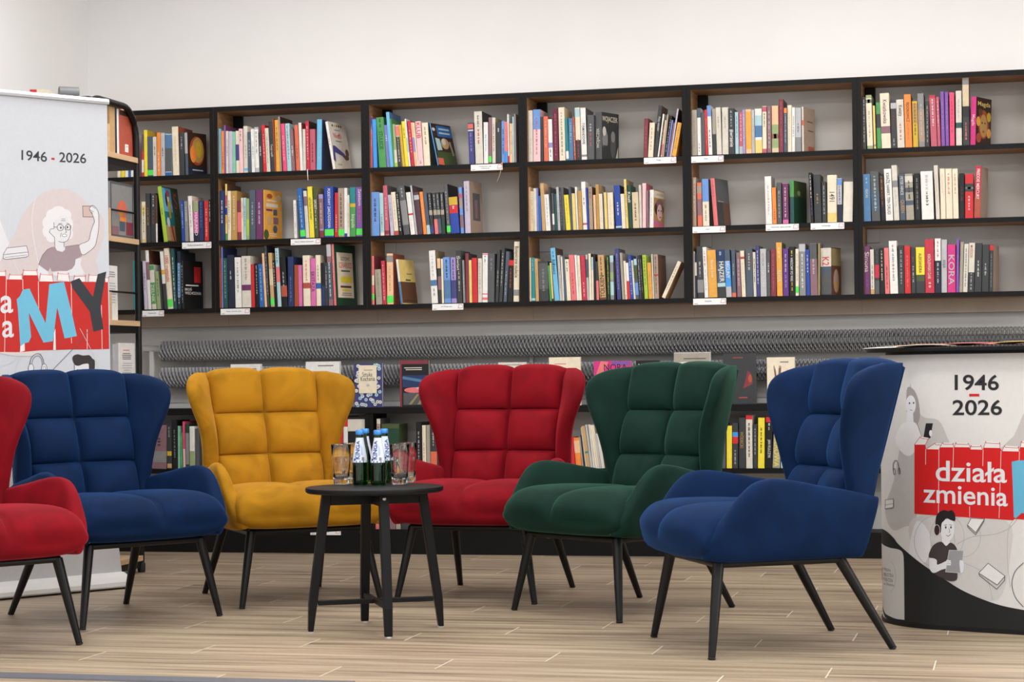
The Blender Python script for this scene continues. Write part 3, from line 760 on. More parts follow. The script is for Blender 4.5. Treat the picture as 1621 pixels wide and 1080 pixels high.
1229 1294 1226 150 black|l:maroon:.4-.7
1298 1402 1298 158 red|b:.6-.78:charcoal b:.66-.7:silver l:pink:.15-.5
1406 1484 1425 62 crimson|b:.02-.4:brick t:FREDDIE_MERCURY:white:.36-.94 c:taupe d:17 R:1560
@5 2 1360 370 10.285
80 190 72 208 plum|t:Simona:bone:.46-.88 l:violet:.1-.8
196 260 182 258 bone|b:0-.11:tan l:darkgrey:.12-.65
263 341 255 253 charcoal|b:.36-.65:crimson b:0-.3:darkgrey l:slate:.7-.95
345 427 330 238 black|l:beige:.3-.95
430 507 402 233 salmon|l:maroon:.1-.6
512 645 485 120 white|l:grey:.2-.86 l:red:.88-.92
650 748 638 193 charcoal|l:silver:.2-.9
752 852 738 203 red|l:salmon:.1-.8
856 932 845 238 charcoal|l:bone:.2-.6 l:brick:.64-.8
935 1082 925 223 yellow|b:0-.26:charcoal b:.26-.4:olive t:ALEKSANDRA:ink:.44-.87
1086 1237 1072 93 crimson|t:KRÓLEWSKI_DAR:bone:.26-.72 l:pink:.06-.2
1243 1344 1236 80 white|b:0-.59:darknavy l:bone:.15-.55 l:rose:.65-.95
1348 1441 1345 98 silver|t:ANIA:slate:.46-.62
1446 1580 1443 178 magenta|t:KORA:silver:.16-.78
1584 1632 1591 88 violet|l:lavender:.3-.7
1635 1692 1656 138 greige|c:khaki
1696 1772 1719 168 bone|l:darkgrey:.1-.9
1778 1877 1799 153 bone|b:0-.4:charcoal t:MOŚCICKI:brick:.7-.95 l:silver:.05-.38
1882 1997 1899 158 charcoal|l:bone:.3-.64 c:black
2001 2117 2016 180 charcoal|l:silver:.3-.6
2121 2186 2131 183 charcoal|b:.88-.99:red c:taupe R:2266 l:grey:.1-.8 d:15
'''
def lum(c): r, g, b = PAL[c]; return .3 * r + .59 * g + .11 * b
def parse_shelf(bay, tier, ox, oy, k, rows, zb, y0, xmin, xmax):
    out = []
    for ln in rows:
        head, _, tail = ln.partition('|'); f = head.split(); x0, x1, xt, yt = map(float, f[:4]); col = f[4]
        A = on_y(ox + x0 / k, 400, y0); py = proj(A[0], y0, zb)[1]
        xa = on_y(ox + x0 / k, py, y0)[0]; xb = on_y(ox + x1 / k, py, y0)[0]
        T = on_y(ox + xt / k, oy + yt / k, y0); h = T[2] - zb
        b = dict(bay=bay, tier=tier, x=xa, w=xb - xa - .0008, h=h, col=col, cov=col, bands=[], texts=[], letters=[], G=None, art=None, rot=0, lean=(T[0] - xa), d=min(.19, max(.11, h * .66)), R=None, area=(x1 - x0) * h / k)
        for op in tail.split():
            p = op.split(':')
            if p[0] == 'G': b['G'] = tuple(map(float, p[1].split('-'))) if len(p) > 1 else (.03, .16)
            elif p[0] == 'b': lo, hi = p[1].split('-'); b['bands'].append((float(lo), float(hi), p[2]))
            elif p[0] in 'tT' or p[0] == 't2':
                lo, hi = p[-1].split('-'); b['texts'].append((p[1].replace('_', ' '), p[2], float(lo), float(hi), p[0] == 'T'))
            elif p[0] == 'l': lo, hi = p[2].split('-'); b['letters'].append((p[1], float(lo), float(hi)))
            elif p[0] == 'c': b['cov'] = p[1]
            elif p[0] == 'd': b['d'] = min(.195, float(p[1]) / 100)
            elif p[0] == 'R': b['R'] = ox + float(p[1]) / k
            elif p[0] == 'F': b['art'] = ARTS[p[1]]
        if b['R']:
            b['rot'] = radians(45)
            for i in range(0, 900):                    # turn the book until its fore-edge meets the seen edge
                a = radians(i * .1); X = xa + (b['w']) * cos(a) + b['d'] * sin(a); Y = y0 - b['w'] * sin(a) * 0 + b['d'] * cos(a)
                if proj(X, Y, zb + h / 2)[0] >= b['R']: b['rot'] = a; break
            b['area'] = max(b['area'], (b['R'] - ox - x0 / k) * h)
        out.append(b)
    # settle the leans so that neighbours touch without crossing
    n = len(out)
    for i, b in enumerate(out):
        x1 = min(b['x'] + b['w'], xmax - .0228); b['x'] = max(b['x'], xmin + .0222); b['w'] = max(.006, x1 - b['x'])
        b['h'] = max(.1, b['h']); b['t'] = b['lean'] / b['h']
        b['bound'] = None
    for i in range(n - 1, -1, -1):
        b = out[i]; z = b['h']; xr = b['x'] + b['w']; lim = (xmax - .0225 - xr) / z
        if i < n - 1:
            c = out[i + 1]; z2 = min(z, c['h']); lim = min(lim, (c['x'] + c['t'] * z2 - xr) / z2 + .004)
        if b['t'] > lim and b['t'] > 0: b['t'] = max(0 if lim > -.02 else lim, lim)
    for i, b in enumerate(out):
        lo = (xmin + .0225 - b['x']) / b['h']
        if i: c = out[i - 1]; z2 = min(b['h'], c['h']); lo = max(lo, (c['x'] + c['w'] + c['t'] * z2 - b['x']) / z2)
        if b['t'] < lo:
            sft = min((lo - b['t']) * min(b['h'], .2), .0035)
            b['t'] = lo if lo < .03 or b['t'] > .05 else b['t'] + (lo - b['t']) * .5
    return out
allbooks = []; shelf = None; cur = {}
for ln in BOOKS.strip().split('\n'):
    if ln[0] == '@':
        f = ln[1:].split(); shelf = (int(f[0]), int(f[1]), float(f[2]), float(f[3]), float(f[4])); cur[shelf] = []
    elif ln.strip(): cur[shelf].append(ln)
SHELVES = []
for (bay, tier, ox, oy, k), rows in cur.items():
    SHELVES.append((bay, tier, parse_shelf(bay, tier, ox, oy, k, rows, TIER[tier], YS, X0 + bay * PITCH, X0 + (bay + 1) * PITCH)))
# books in the low bookcases, seen between the armchairs
LOW = '''
@0 0 220 640 9
-170 180 -170 340 mauve|b:.3-.9:taupe l:darkbrown:.4-.7
185 392 190 300 mauve|b:.15-.4:grey l:ink:.5-.7
402 468 398 298 charcoal|l:silver:.7-.95 b:.3-.4:mustard b:.02-.12:tan
474 557 460 232 black|l:grey:.2-.8
562 590 558 312 mint
592 628 585 408 green|l:mint:.1-.9
634 666 620 248 hotpink|b:0-.42:pink
669 720 660 285 darkgreen|b:.1-.8:grey
727 798 722 318 white|b:0-.42:sage
802 860 802 350 darkgrey
@2 0 500 620 6.75
250 290 250 400 red|l:white:.1-.6
296 345 300 265 white|b:.8-.98:red c:ink
350 540 340 270 black|b:.72-.95:bone b:.2-.5:darkgrey
652 692 650 292 bone|b:.55-.9:taupe l:ink:.5-.9 c:darkgrey
697 888 700 350 olive|b:.0-.9:darkgreen
1078 1135 1072 328 black|l:silver:.2-.8
1142 1182 1135 362 cream|l:grey:.1-.6
1185 1228 1178 360 greige
1231 1300 1222 345 charcoal|b:.08-.38:coral l:bone:.5-.8
@3 0 900 640 9
30 105 0 470 red|c:rust
112 195 20 480 orange|b:.5-.9:peach
200 222 130 470 greige
224 245 140 440 darknavy
248 268 168 330 cream
270 318 180 310 tan|b:.36-.4:teal
322 352 240 290 silver
354 384 280 290 bone
386 418 300 300 cream
420 446 330 298 cream
448 474 352 420 silver
476 522 380 418 bone
525 558 425 312 brown
562 604 470 330 darknavy|l:white:.15-.9
607 650 515 350 bright
@4 0 1120 540 4.91
100 145 100 640 darkgrey
150 193 150 660 yellow
196 240 196 640 charcoal|b:.55-.7:red b:.7-.8:bright l:silver:.1-.4
245 299 245 596 charcoal|t:WÓDECKI:gold:.4-.72
303 354 300 578 bone|b:.92-1:red l:ink:.2-.85
358 390 357 648 charcoal|l:silver:.3-.9
394 446 396 597 yellow|l:olive:.3-.8
450 504 456 593 black|b:.9-1:red t:JAN_KULCZYK:white:.2-.56 l:bone:.7-.88
507 566 520 614 grey|b:.02-.98:greige t:SENDLEROWA:yellow:.03-.97
572 612 590 632 powder|b:.3-.7:bone l:crimson:.25-.7
615 690 622 620 darknavy|l:silver:.3-.7
@2 1 540 780 4
220 300 220 60 salmon
305 345 300 60 mauve
348 378 345 80 greige
382 440 378 70 charcoal
443 500 440 72 black|b:.02-.3:darkgrey
503 540 500 70 cream
545 580 545 80 rust
@3 1 660 780 4
-40 0 -40 75 cream
4 60 4 75 charcoal|b:.02-.1:grey
64 110 64 70 darkgrey
112 160 112 70 maroon
164 226 164 74 salmon|b:.04-.2:coral
230 262 230 70 ink
265 300 265 80 grey
302 338 302 74 crimson|b:.02-.2:rose
340 378 340 80 black
382 420 382 82 bone
422 470 422 80 straw
473 510 473 80 tan
513 560 513 76 charcoal
563 600 563 70 darkgreen
'''
cur = {}
for ln in LOW.strip().split('\n'):
    if ln[0] == '@':
        f = ln[1:].split(); shelf = (int(f[0]), int(f[1]), float(f[2]), float(f[3]), float(f[4])); cur[shelf] = []
    elif ln.strip(): cur[shelf].append(ln)
for (bay, t, ox, oy, k), rows in cur.items():
    bk = parse_shelf(bay, 3 + t, ox, oy, k, rows, LZ[t], YS, X0 + bay * PITCH - (.4 if bay == 2 else 0), X0 + (bay + 1) * PITCH + .2)
    for b in bk:
        if t == 1: b['h'] = min(b['h'], .262); b['area'] *= .1; b['t'] = 0
        else: b['h'] = min(b['h'], .265)
        b['d'] = min(b['d'], .19)
    SHELVES.append((bay, 3 + t, bk))
allbooks = [b for s in SHELVES for b in s[2]]
TN = ['top shelf', 'middle shelf', 'bottom shelf', 'low bookcase', 'low bookcase bottom shelf']
order = sorted(allbooks, key=lambda b: -b['area'])
KEEP = 300
for i, b in enumerate(order): b['own'] = i < KEEP
ORD = ['first', 'second', 'third', 'fourth', 'fifth', 'sixth', 'seventh', 'eighth', 'ninth', 'tenth', 'eleventh', 'twelfth', 'thirteenth', 'fourteenth', 'fifteenth', 'sixteenth', 'seventeenth', 'eighteenth', 'nineteenth', 'twentieth'] + ['%d%s' % (i, {1: 'st', 2: 'nd', 3: 'rd'}.get(i % 10, 'th')) for i in range(21, 50)]
used = set()
thin = MB()
def add_stuff(b, M):
    w, h, d = b['w'], b['h'], b['d']
    thin.box(0, 0, 0, w, d, h, bm_(b['cov']), bm_(b['col']), M)
    for lo, hi, c in b['bands']: thin.add([M @ Vector(p) for p in ((0, -.0004, lo * h), (w, -.0004, lo * h), (w, -.0004, hi * h), (0, -.0004, hi * h))], [(0, 1, 2, 3)], bm_(c))
    if b['G']: thin.add([M @ Vector(p) for p in ((0, -.0008, b['G'][0] * h), (w, -.0008, b['G'][0] * h), (w, -.0008, b['G'][1] * h), (0, -.0008, b['G'][1] * h))], [(0, 1, 2, 3)], bm_('sticker'))
    for c, lo, hi in b['letters']:
        z = hi * h
        while z > lo * h + .004:
            thin.add([M @ Vector(p) for p in ((w * .35, -.0008, z - .003), (w * .65, -.0008, z - .003), (w * .62, -.0008, z), (w * .38, -.0008, z))], [(0, 1, 2, 3)], bm_(c)); z -= random.choice((.0045, .0045, .009))
for bay, tier, bks in SHELVES:
    kept = [b for b in bks if b['own']]
    zb = TIER[tier] if tier < 3 else LZ[tier - 3]
    for b in bks:
        a = math.atan(b['t']); w = b['w']
        yoff = random.uniform(0, .006)
        if not b['rot']:
            # a book that leans pivots on its lower corner
            wv = w * cos(a)
            b['w'] = wv
            if a >= 0: M = Matrix.Translation((b['x'] + w, YS + yoff, zb + .0003)) @ Matrix.Rotation(a, 4, 'Y') @ Matrix.Translation((-wv, 0, 0))
            else: M = Matrix.Translation((b['x'], YS + yoff, zb + .0003)) @ Matrix.Rotation(a, 4, 'Y')
        else:
            M = Matrix.Translation((b['x'] + .0004, YS + w * sin(b['rot']) * .9, zb + .0003)) @ Matrix.Rotation(-b['rot'], 4, 'Z') @ Matrix.Rotation(a, 4, 'Y')
            if a > 0: M = M @ Matrix.Translation((0, 0, w * sin(a)))
        if not b['own']:
            add_stuff(b, M); continue
        i = bks.index(b); n = len(bks)
        bits = []
        if b['h'] > .262: bits.append('tall')
        elif b['h'] < .19 and tier < 3: bits.append('short')
        if w < .019: bits.append('slim')
        elif w > .036: bits.append('thick')
        if abs(b['t']) > .13: bits.append('leaning')
        feat = ''
        if b['art']: feat = ' showing its front cover'
        elif b['G']: feat = ' with green sticker'
        elif b['texts'] and b['texts'][0][0] in ('K2', '1491', 'KORA', 'ANIA', 'KLUB', 'HAJLAND', 'EKSTAZA', 'QUEEN', 'REVOL', 'Impuls', 'Mozart'): feat = ' lettered ' + b['texts'][0][0]
        elif b['bands']:
            big = max(b['bands'], key=lambda q: q[1] - q[0])
            feat = ' with %s band' % say(big[2]).split()[-1] if big[2] != b['col'] else ''
        me = (' '.join(bits[:2]) + ' ' if bits else '') + say(b['col']) + ' book' + feat
        where = TN[tier] + ', ' + BAYS[bay] + ' bay'
        if tier >= 3: where = TN[tier] + ' ' + ['behind the dark blue armchair', '', 'behind the table', 'behind the red armchair', 'behind the green armchair'][bay]
        an = lambda c: ('an ' if say(c)[0] in 'aeiou' else 'a ') + say(c)
        if 0 < i < n - 1: ca, cb = say(bks[i - 1]['col']), say(bks[i + 1]['col']); mid = ' between two %s ones, ' % ca if ca == cb else ' between %s and %s ones, ' % (ca, cb)
        elif i == 0: mid = ' beside %s one, first on ' % an(bks[1]['col'])
        else: mid = ' beside %s one, last on ' % an(bks[i - 1]['col'])
        lab = me + mid + where
        if len(lab.replace(',', ' ').split()) > 16: lab = (' '.join(bits[:1]) + ' ' if bits else '') + say(b['col']) + ' book' + mid + where
        if len(lab.replace(',', ' ').split()) > 16: lab = say(b['col']) + ' book' + mid + where
        if lab in used or len(lab.replace(',', ' ').split()) > 16:
            lab = me + ', ' + ORD[i] + ' book on ' + where
        while lab in used: lab += ' again'
        used.add(lab)
        t = thing('book', lab, 'book', group='books on the ' + where)
        t.matrix_world = M
        if b['col'] == 'crimson' and b['cov'] == 'darkbrown' and bay == 1: b['ribbon'] = True
        if b['col'] == 'silver' and bay == 4 and tier == 0 and b['w'] < .018: b['ribbon'] = True
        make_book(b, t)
tag(thin.build('thin_books'), 'thin paperbacks and booklets wedged between the larger books on all the shelves', 'book', kind='stuff')
# ---------------------------------------------------------------- white card labels on the shelf edges
def tagcard(x0, y0, x1, y1, text, lab):
    A = on_y(x0, y1, YU - .004); B = on_y(x1, y0, YU - .004); wv = B[0] - A[0]; hv = max(.03, B[2] - A[2] - .006)
    zt = on_y((x0 + x1) / 2, (y0 + y1) / 2, YU - .004)[2] + hv / 2
    t = thing('shelf_label', lab, 'label', (A[0], YU - .0045, zt - hv), group='white card labels on the shelf edges')
    b = MB(); b.box(0, 0, 0, wv, .0022, hv, TAGM); b.build('card', t)
    p = MB(); lines = text.split('/')
    for i, s in enumerate(lines):
        vs, fs, a = text_geom(s, .004); th = hv * (.26 if len(lines) == 1 else .2); tw = min(wv * .62, th * a)
        xx = (wv * .92 - tw) / 2; zz = hv * (.42 if len(lines) == 1 else .56 - .28 * i)
        p.add([(xx + tw * q[0], -.0005, zz + th * q[1]) for q in vs], fs, bm_('ink'))
    p.add([(.006, -.0004, .004), (.022, -.0004, .004), (.022, -.0004, .0065), (.006, -.0004, .0065)], [(0, 1, 2, 3)], bm_('grey'))
    p.build('lettering', t)
    e = MB(); x = wv - .026; r = .0016
    P = [(x + .004, hv * .88), (x + .022, hv * .8), (x + .022, hv * .3), (x, hv * .26), (x + .004, hv * .88)]
    for (xa, za), (xb, zb) in zip(P, P[1:]):
        dx, dz = xb - xa, zb - za; L = hypot(dx, dz); nx, nz = -dz / L * r / 2, dx / L * r / 2
        e.add([(xa + nx, -.0005, za + nz), (xb + nx, -.0005, zb + nz), (xb - nx, -.0005, zb - nz), (xa - nx, -.0005, za - nz)], [(0, 1, 2, 3)], bm_('crimson'))
    e.build('emblem', t)
for x0, y0, x1, y1, tx, lb_ in [
    (289, 382, 335, 395, 'Kulturoznawstwo', 'under the middle shelf of the first bay'), (226, 491, 260, 502, 'Wojskowość', 'under the bottom shelf of the first bay'),
    (461, 377, 508, 389, 'Biznes, reklama, bankowość', 'under the middle shelf of the second bay'), (350, 488, 396, 499, 'Sztuka, rozrywka, sport', 'under the bottom shelf of the second bay'),
    (746, 259, 796, 271, 'Językoznawstwo, nauka/o literaturze', 'two lines long under the top shelf of the third bay'), (685, 480, 734, 492, 'A-Z Poezja obca', 'under the bottom shelf of the third bay'),
    (1020, 248, 1071, 260, 'Poezja', 'under the top shelf of the fourth bay'), (1095, 246, 1146, 258, 'Eseje', 'under the top shelf of the fifth bay'),
    (1097, 358, 1149, 369, 'Listy', 'under the coral and blue books of the fifth bay'), (1213, 354, 1265, 366, 'Humoreski, satyry, parodie', 'under the orange book of the fifth bay'),
    (1284, 352, 1337, 364, 'Archeologia', 'last under the middle shelf of the fifth bay'), (1098, 472, 1150, 483, 'Geografia', 'under the bottom shelf of the fifth bay')]:
    tagcard(x0, y0, x1, y1, tx, 'white card label ' + lb_)
tagcard(492, 836, 540, 848, 'Literatura', 'white card label behind the table legs on the low bookcase')
tagcard(868, 842, 918, 853, 'Literatura', 'white card label behind the green armchair legs on the low bookcase')
# thread and bead hanging from the two-line label
b = MB(); b.tube([on_y(795, 258, YU - .008), on_y(794, 268, YU - .008), on_y(791, 279, YU - .008), on_y(787, 288, YU - .008)], .0008, bm_('cream'), 5); b.lathe([(.0005, -.006), (.005, -.003), (.005, .003), (.0005, .006)], bm_('orange'), 8, on_y(795, 259, YU - .011))
tag(b.build('bookmark_string', smooth=True), 'thin pale bookmark string hanging beside the two-line shelf label', 'bookmark')
# ---------------------------------------------------------------- books shown face-on along the worktop
HARE = [('l', .45, .86, .9, .93, 1, 'grey'), ('l', .62, .72, .8, .76, 1, 'beige'), ('p', [(.26, .03), (.3, .2), (.32, .26), (.2, .28), (.09, .29), (.07, .34), (.14, .44), (.26, .52), (.3, .54), (.24, .8), (.27, .84), (.33, .72), (.37, .56), (.4, .56), (.42, .74), (.46, .83), (.53, .8), (.52, .68), (.46, .53), (.52, .44), (.54, .3), (.56, .12), (.56, .03)], 'taupe'), ('p', [(.3, .56), (.27, .79), (.31, .72), (.34, .57)], 'brown'), ('p', [(.44, .58), (.45, .76), (.5, .78), (.49, .66)], 'brown'), ('e', .32, .42, .035, .022, 'ink'), ('e', .32, .43, .06, .04, 'gold'), ('e', .325, .425, .035, .024, 'ink'), ('e', .2, .34, .1, .05, 'tan')]
FLO = []
random.seed(3)
for i in range(64):
    u, v = random.uniform(.06, .94), random.uniform(.03, .97); FLO += [('e', u, v, .062, .04, random.choice(['bone', 'powder', 'white'])), ('e', u, v, .02, .014, 'steel')]
FLO += [('r', .17, .32, .82, .96, 'cream'), ('t', 'Sztuka', .3, .7, .66, .8, 'ink'), ('t', 'Kochania', .24, .6, .76, .7, 'ink'), ('l', .3, .83, .72, .87, 1, 'taupe'), ('e', .5, .5, .06, .03, 'silver')]
SHOW = [
 (366, 414, 577, 'white', [('l', .1, .86, .9, .92, 1, 'grey'), ('r', .02, .02, .98, .5, 'silver')], 'pale booklet peeking over the left wing of the yellow armchair'),
 (485, 539, 573, 'white', [('l', .3, .88, .9, .94, 1, 'grey')], 'white booklet peeking over the right half of the yellow armchair'),
 (562, 606, 576, 'indigo', FLO, 'blue floral book with cream title panel standing on the worktop'),
 (634, 680, 571, 'black', [('r', .0, .92, .98, 1, 'maroon'), ('r', 0, 0, .07, 1, 'maroon'), ('l', .15, .78, .8, .86, 2, 'bone'), ('r', .1, .42, .98, .68, 'navy'), ('p', [(.1, .6), (.98, .5), (.98, .56), (.1, .66)], 'steel'), ('e', .5, .36, .35, .06, 'salmon'), ('e', .75, .4, .2, .03, 'silver'), ('r', .12, .04, .96, .3, 'darkgrey'), ('p', [(.3, .05), (.6, .28), (.65, .26), (.4, .05)], 'khaki'), ('p', [(.6, .05), (.8, .25), (.84, .23), (.7, .05)], 'khaki')], 'black photo book with red top edge standing left of the red armchair'),
 (790, 834, 574, 'bone', [('l', .2, .92, .9, .96, 1, 'grey')], 'thin white booklet barely showing above the middle of the red armchair'),
 (870, 920, 566, 'cream', [('l', .15, .84, .6, .88, 1, 'salmon')], 'cream booklet peeking over the right wing of the red armchair'),
 (941, 1000, 572, 'magenta', [('p', [(.02, .6), (.2, 1), (.4, .98), (.12, .5)], 'salmon'), ('r', .5, .9, .98, .99, 'violet'), ('t', 'NORA', .28, .78, .9, .93, 'ink'), ('p', [(.1, .5), (.3, .7), (.28, .74), (.08, .55)], 'pink')], 'magenta book with dark lettering standing behind the green armchair'),
 (1008, 1046, 571, 'black', [('t', 'WIĘŹ', .1, .84, .8, .95, 'white')], 'black book with white lettering almost hidden behind the green armchair'),
 (1068, 1126, 558, 'silver', [('r', .02, .5, .98, .98, 'greige'), ('e', .3, .7, .3, .12, 'bone'), ('l', .2, .85, .9, .9, 1, 'darkgrey')], 'grey-white book standing behind the middle of the green armchair'),
 (1146, 1198, 560, 'charcoal', [('l', .3, .9, .72, .93, 1, 'brick'), ('p', [(.6, .3), (.75, .66), (.85, .6), (.9, .4), (.8, .36)], 'maroon'), ('e', .82, .5, .06, .08, 'brick'), ('l', .4, .1, .85, .15, 1, 'brick')], 'charcoal book with red figure standing beside the right wing of the green armchair'),
 (1215, 1259, 566, 'cream', HARE, 'cream book with a hare on its cover standing on the worktop')]
for x0, x1, yt, col, art, lab in SHOW:
    y0 = YU + .030; zt = .7328
    A = on_y(x0, 642, y0); xa = on_y(x0, proj(A[0], y0, zt)[1], y0)[0]; xb = on_y(x1, proj(A[0], y0, zt)[1], y0)[0]
    h = on_y(x0, yt, y0)[2] - zt; d = xb - xa; wv = .022 if col != 'cream' or art is not HARE else .034
    t = thing('display_book', lab, 'book', group='books shown face-on along the worktop')
    t.matrix_world = Matrix.Translation((xa, y0, zt)) @ Matrix.Rotation(radians(-90), 4, 'Z') @ Matrix.Translation((-wv, 0, 0))
    make_book(dict(w=wv, h=h, d=d, col=col, cov=col, bands=[], texts=[], letters=[], G=None, art=art), t)
# ---------------------------------------------------------------- wing armchairs
def smooth_closed(pts, n):
    # resample a closed Catmull-Rom curve
    m = len(pts); out = []
    for i in range(n):
        t = i / n * m; k = int(t); f = t - k
        p0, p1, p2, p3 = (pts[(k + j - 1) % m] for j in range(4))
        out.append(tuple(.5 * (2 * b + (c - a) * f + (2 * a - 5 * b + 4 * c - d) * f * f + (-a + 3 * b - 3 * c + d) * f ** 3) for a, b, c, d in zip(p0, p1, p2, p3)))
    return out
def interp(tab, t):
    # smooth interpolation through rows (t, values...)
    n = len(tab)
    k = 0
    while k < n - 2 and t > tab[k + 1][0]: k += 1
    f = (t - tab[k][0]) / (tab[k + 1][0] - tab[k][0]); f = max(0, min(1, f))
    r = [tab[max(0, min(n - 1, k + j - 1))] for j in range(4)]
    return [.5 * (2 * b + (c - a) * f + (2 * a - 5 * b + 4 * c - d) * f * f + (-a + 3 * b - 3 * c + d) * f ** 3) for a, b, c, d in zip(*[q[1:] for q in r])]
def bump(s): return max(0.0, 1 - abs(2 * s - 1) ** 2.8) ** .5
def fback(z): return -.205 - .275 * (z - .31)
def seat_mesh(mat):
    prof = [(-.20, .43), (-.06, .447), (.1, .457), (.22, .459), (.30, .455), (.352, .440), (.386, .402), (.391, .355), (.374, .318), (.32, .303), (.15, .300), (-.05, .300), (-.21, .306), (-.225, .37)]
    P = smooth_closed(prof, 72); loops = []; NU = 48
    for i in range(NU + 1):
        u = -1 + 2 * i / NU; uu = max(-.999, min(.999, u)); k = (1 - abs(uu) ** 7) ** .5 * .55 + .45; L = []
        for j, (f, z) in enumerate(P):
            a = P[j - 1]; c = P[(j + 1) % len(P)]; nx, nz = -(c[1] - a[1]), (c[0] - a[0]); l = hypot(nx, nz) or 1; nx /= l; nz /= l
            if j < 36:
                s = uu + 1 if uu < 0 else uu
                g = -.016 + .034 * bump(s)
                fade = min(1, j / 5, (36 - j) / 5); f += nx * g * fade; z += nz * g * fade
            w = .262 + .046 * max(0, min(1, (f + .2) / .5))
            zz = .372 + (z - .372) * k
            ff = f - .045 * uu * uu * max(0, f) / .4
            L.append((w * uu, -ff, zz))
        loops.append(L)
    b = MB(); b.loft(loops, mat); return b
def back_mesh(mat):
    rows = [.425, .583, .752, .91]; NU = 80; NV = 96; loops = []
    for i in range(NU + 1):
        u = -1 + 2 * i / NU; L = []
        s = u + 1 if u < 0 else u
        edge = (1 - abs(u) ** 10)
        ztop = .905 - .006 * abs(u)
        for j in range(NV + 1):
            z = .40 + (ztop - .40) * j / NV
            f = -.150 - .285 * (z - .42)
            k = 0
            while k < 2 and z > rows[k + 1]: k += 1
            v = max(0, min(1, (z - rows[k]) / (rows[k + 1] - rows[k])))
            sag = bump(s) * (math.exp(-(v / .16) ** 2)); v = min(1, v) ** .8
            if k == 2: v = v * .72
            g = -.026 + .066 * bump(s) * bump(v) - .008 * (1 - edge)
            # wings wrap the cushion: its face curves forward towards the sides
            f += .028 * u * u
            L.append((f + g * .95, z + g * .27 - .017 * sag * min(1, j / 12 if k == 0 else 1) * bump(min(1, v * 6 + .02) * .5)))
        f1, z1 = L[-1]; fb = fback(ztop)
        for a in (20, 45, 70, 90, 110, 135, 160):
            t = radians(a); cx = (f1 + fb) / 2; rx = (f1 - fb) / 2
            L.append((cx + rx * cos(t), z1 + .020 * sin(t) * (.5 + .5 * bump(s)) ))
        for j in range(14):
            z = ztop - (ztop - .30) * j / 13; L.append((fback(z), z))
        W = .222
        loops.append([((W + .012 * (z - .42) / .5) * u * (1 if f > fback(z) + .02 else 1.06), -f, z) for f, z in L])
    b = MB(); b.loft(loops, mat); return b
def slab(A, B, th, n_in, fat_in=1.2, fat_out=.9):
    # closed pillow-like cross-section from A (rear or foot) to B (free edge); n_in points to the sitter
    A, B, N = Vector(A), Vector(B), Vector(n_in); L = (B - A).length; d = (B - A).normalized(); c = (A + B) / 2; pts = []
    for i in range(34):
        t = 2 * pi * i / 34; x, y = cos(t), sin(t); n = 2.9
        x = math.copysign(abs(x) ** (2 / n), x); y = math.copysign(abs(y) ** (2 / n), y)
        pts.append(tuple(c + d * (L / 2 * x) + N * (th / 2 * y * (fat_in if y > 0 else fat_out))))
    return pts[::-1]
WING = [(.33, .255, -.150, .250), (.42, .264, -.150, .250), (.50, .270, -.162, .248), (.56, .274, -.152, .244), (.64, .284, -.136, .240), (.70, .303, -.126, .238), (.76, .330, -.122, .238), (.81, .348, -.126, .238), (.85, .352, -.138, .238), (.88, .342, -.165, .238), (.902, .318, -.215, .238), (.914, .282, -.275, .240)]
def wing_mesh(mat, sgn):
    loops = []
    for i in range(44):
        t = i / 43; z = .33 + (.914 - .33) * (t if t < .7 else 1 - (1 - t) ** 1.5 / .3 ** .5)
        bx, bf, ax = interp(WING, z); af = fback(z) + .006
        A = Vector((ax - .01, -af, z)); B = Vector((bx, -bf, z))
        d = (B - A).normalized(); N = Vector((-abs(d.y), -abs(d.x), 0)).normalized()
        N = Vector((d.y, -d.x, 0)); N = N if N.x < 0 else -N
        th = .064 if z < .85 else max(.018, .064 * sqrt(max(0, 1 - ((z - .85) / .067) ** 2)))
        L = slab(A, B, th, N, 1.25, .85)
        if sgn < 0: L = [(-x, y, zz) for x, y, zz in L][::-1]
        loops.append(L)
    b = MB(); b.loft(loops, mat); return b
ARM = [(-.205, .250, .490, .270), (-.16, .258, .505, .280), (-.06, .268, .528, .298), (.04, .276, .549, .314), (.12, .282, .558, .324), (.18, .285, .546, .328), (.225, .286, .510, .326), (.27, .286, .452, .320), (.30, .283, .410, .312), (.322, .278, .376, .300), (.335, .268, .350, .286)]
def arm_mesh(mat, sgn):
    loops = []
    for i in range(48):
        t = i / 47; f = -.205 + (.335 + .205) * t
        bx, rz, tx = interp(ARM, f)
        z0 = .300 + .010 * max(0, (f - .22) / .115) ** 2; A = Vector((bx, -f, z0)); B = Vector((tx, -f, max(z0 + .02, rz)))
        d = (B - A).normalized(); N = Vector((-d.z, 0, d.x))
        th = .058 if f < .275 else max(.016, .058 * sqrt(max(0, 1 - ((f - .275) / .064) ** 2)))
        L = slab(A, B, th, N, 1.15, .95)
        k = max(0, min(1, (-.03 - f) / .175)); L = [(x, y + .27 * (zz - .305) * k, zz) for x, y, zz in L]
        if sgn < 0: L = [(-x, y, zz) for x, y, zz in L][::-1]
        loops.append(L)
    b = MB(); b.loft(loops, mat); return b
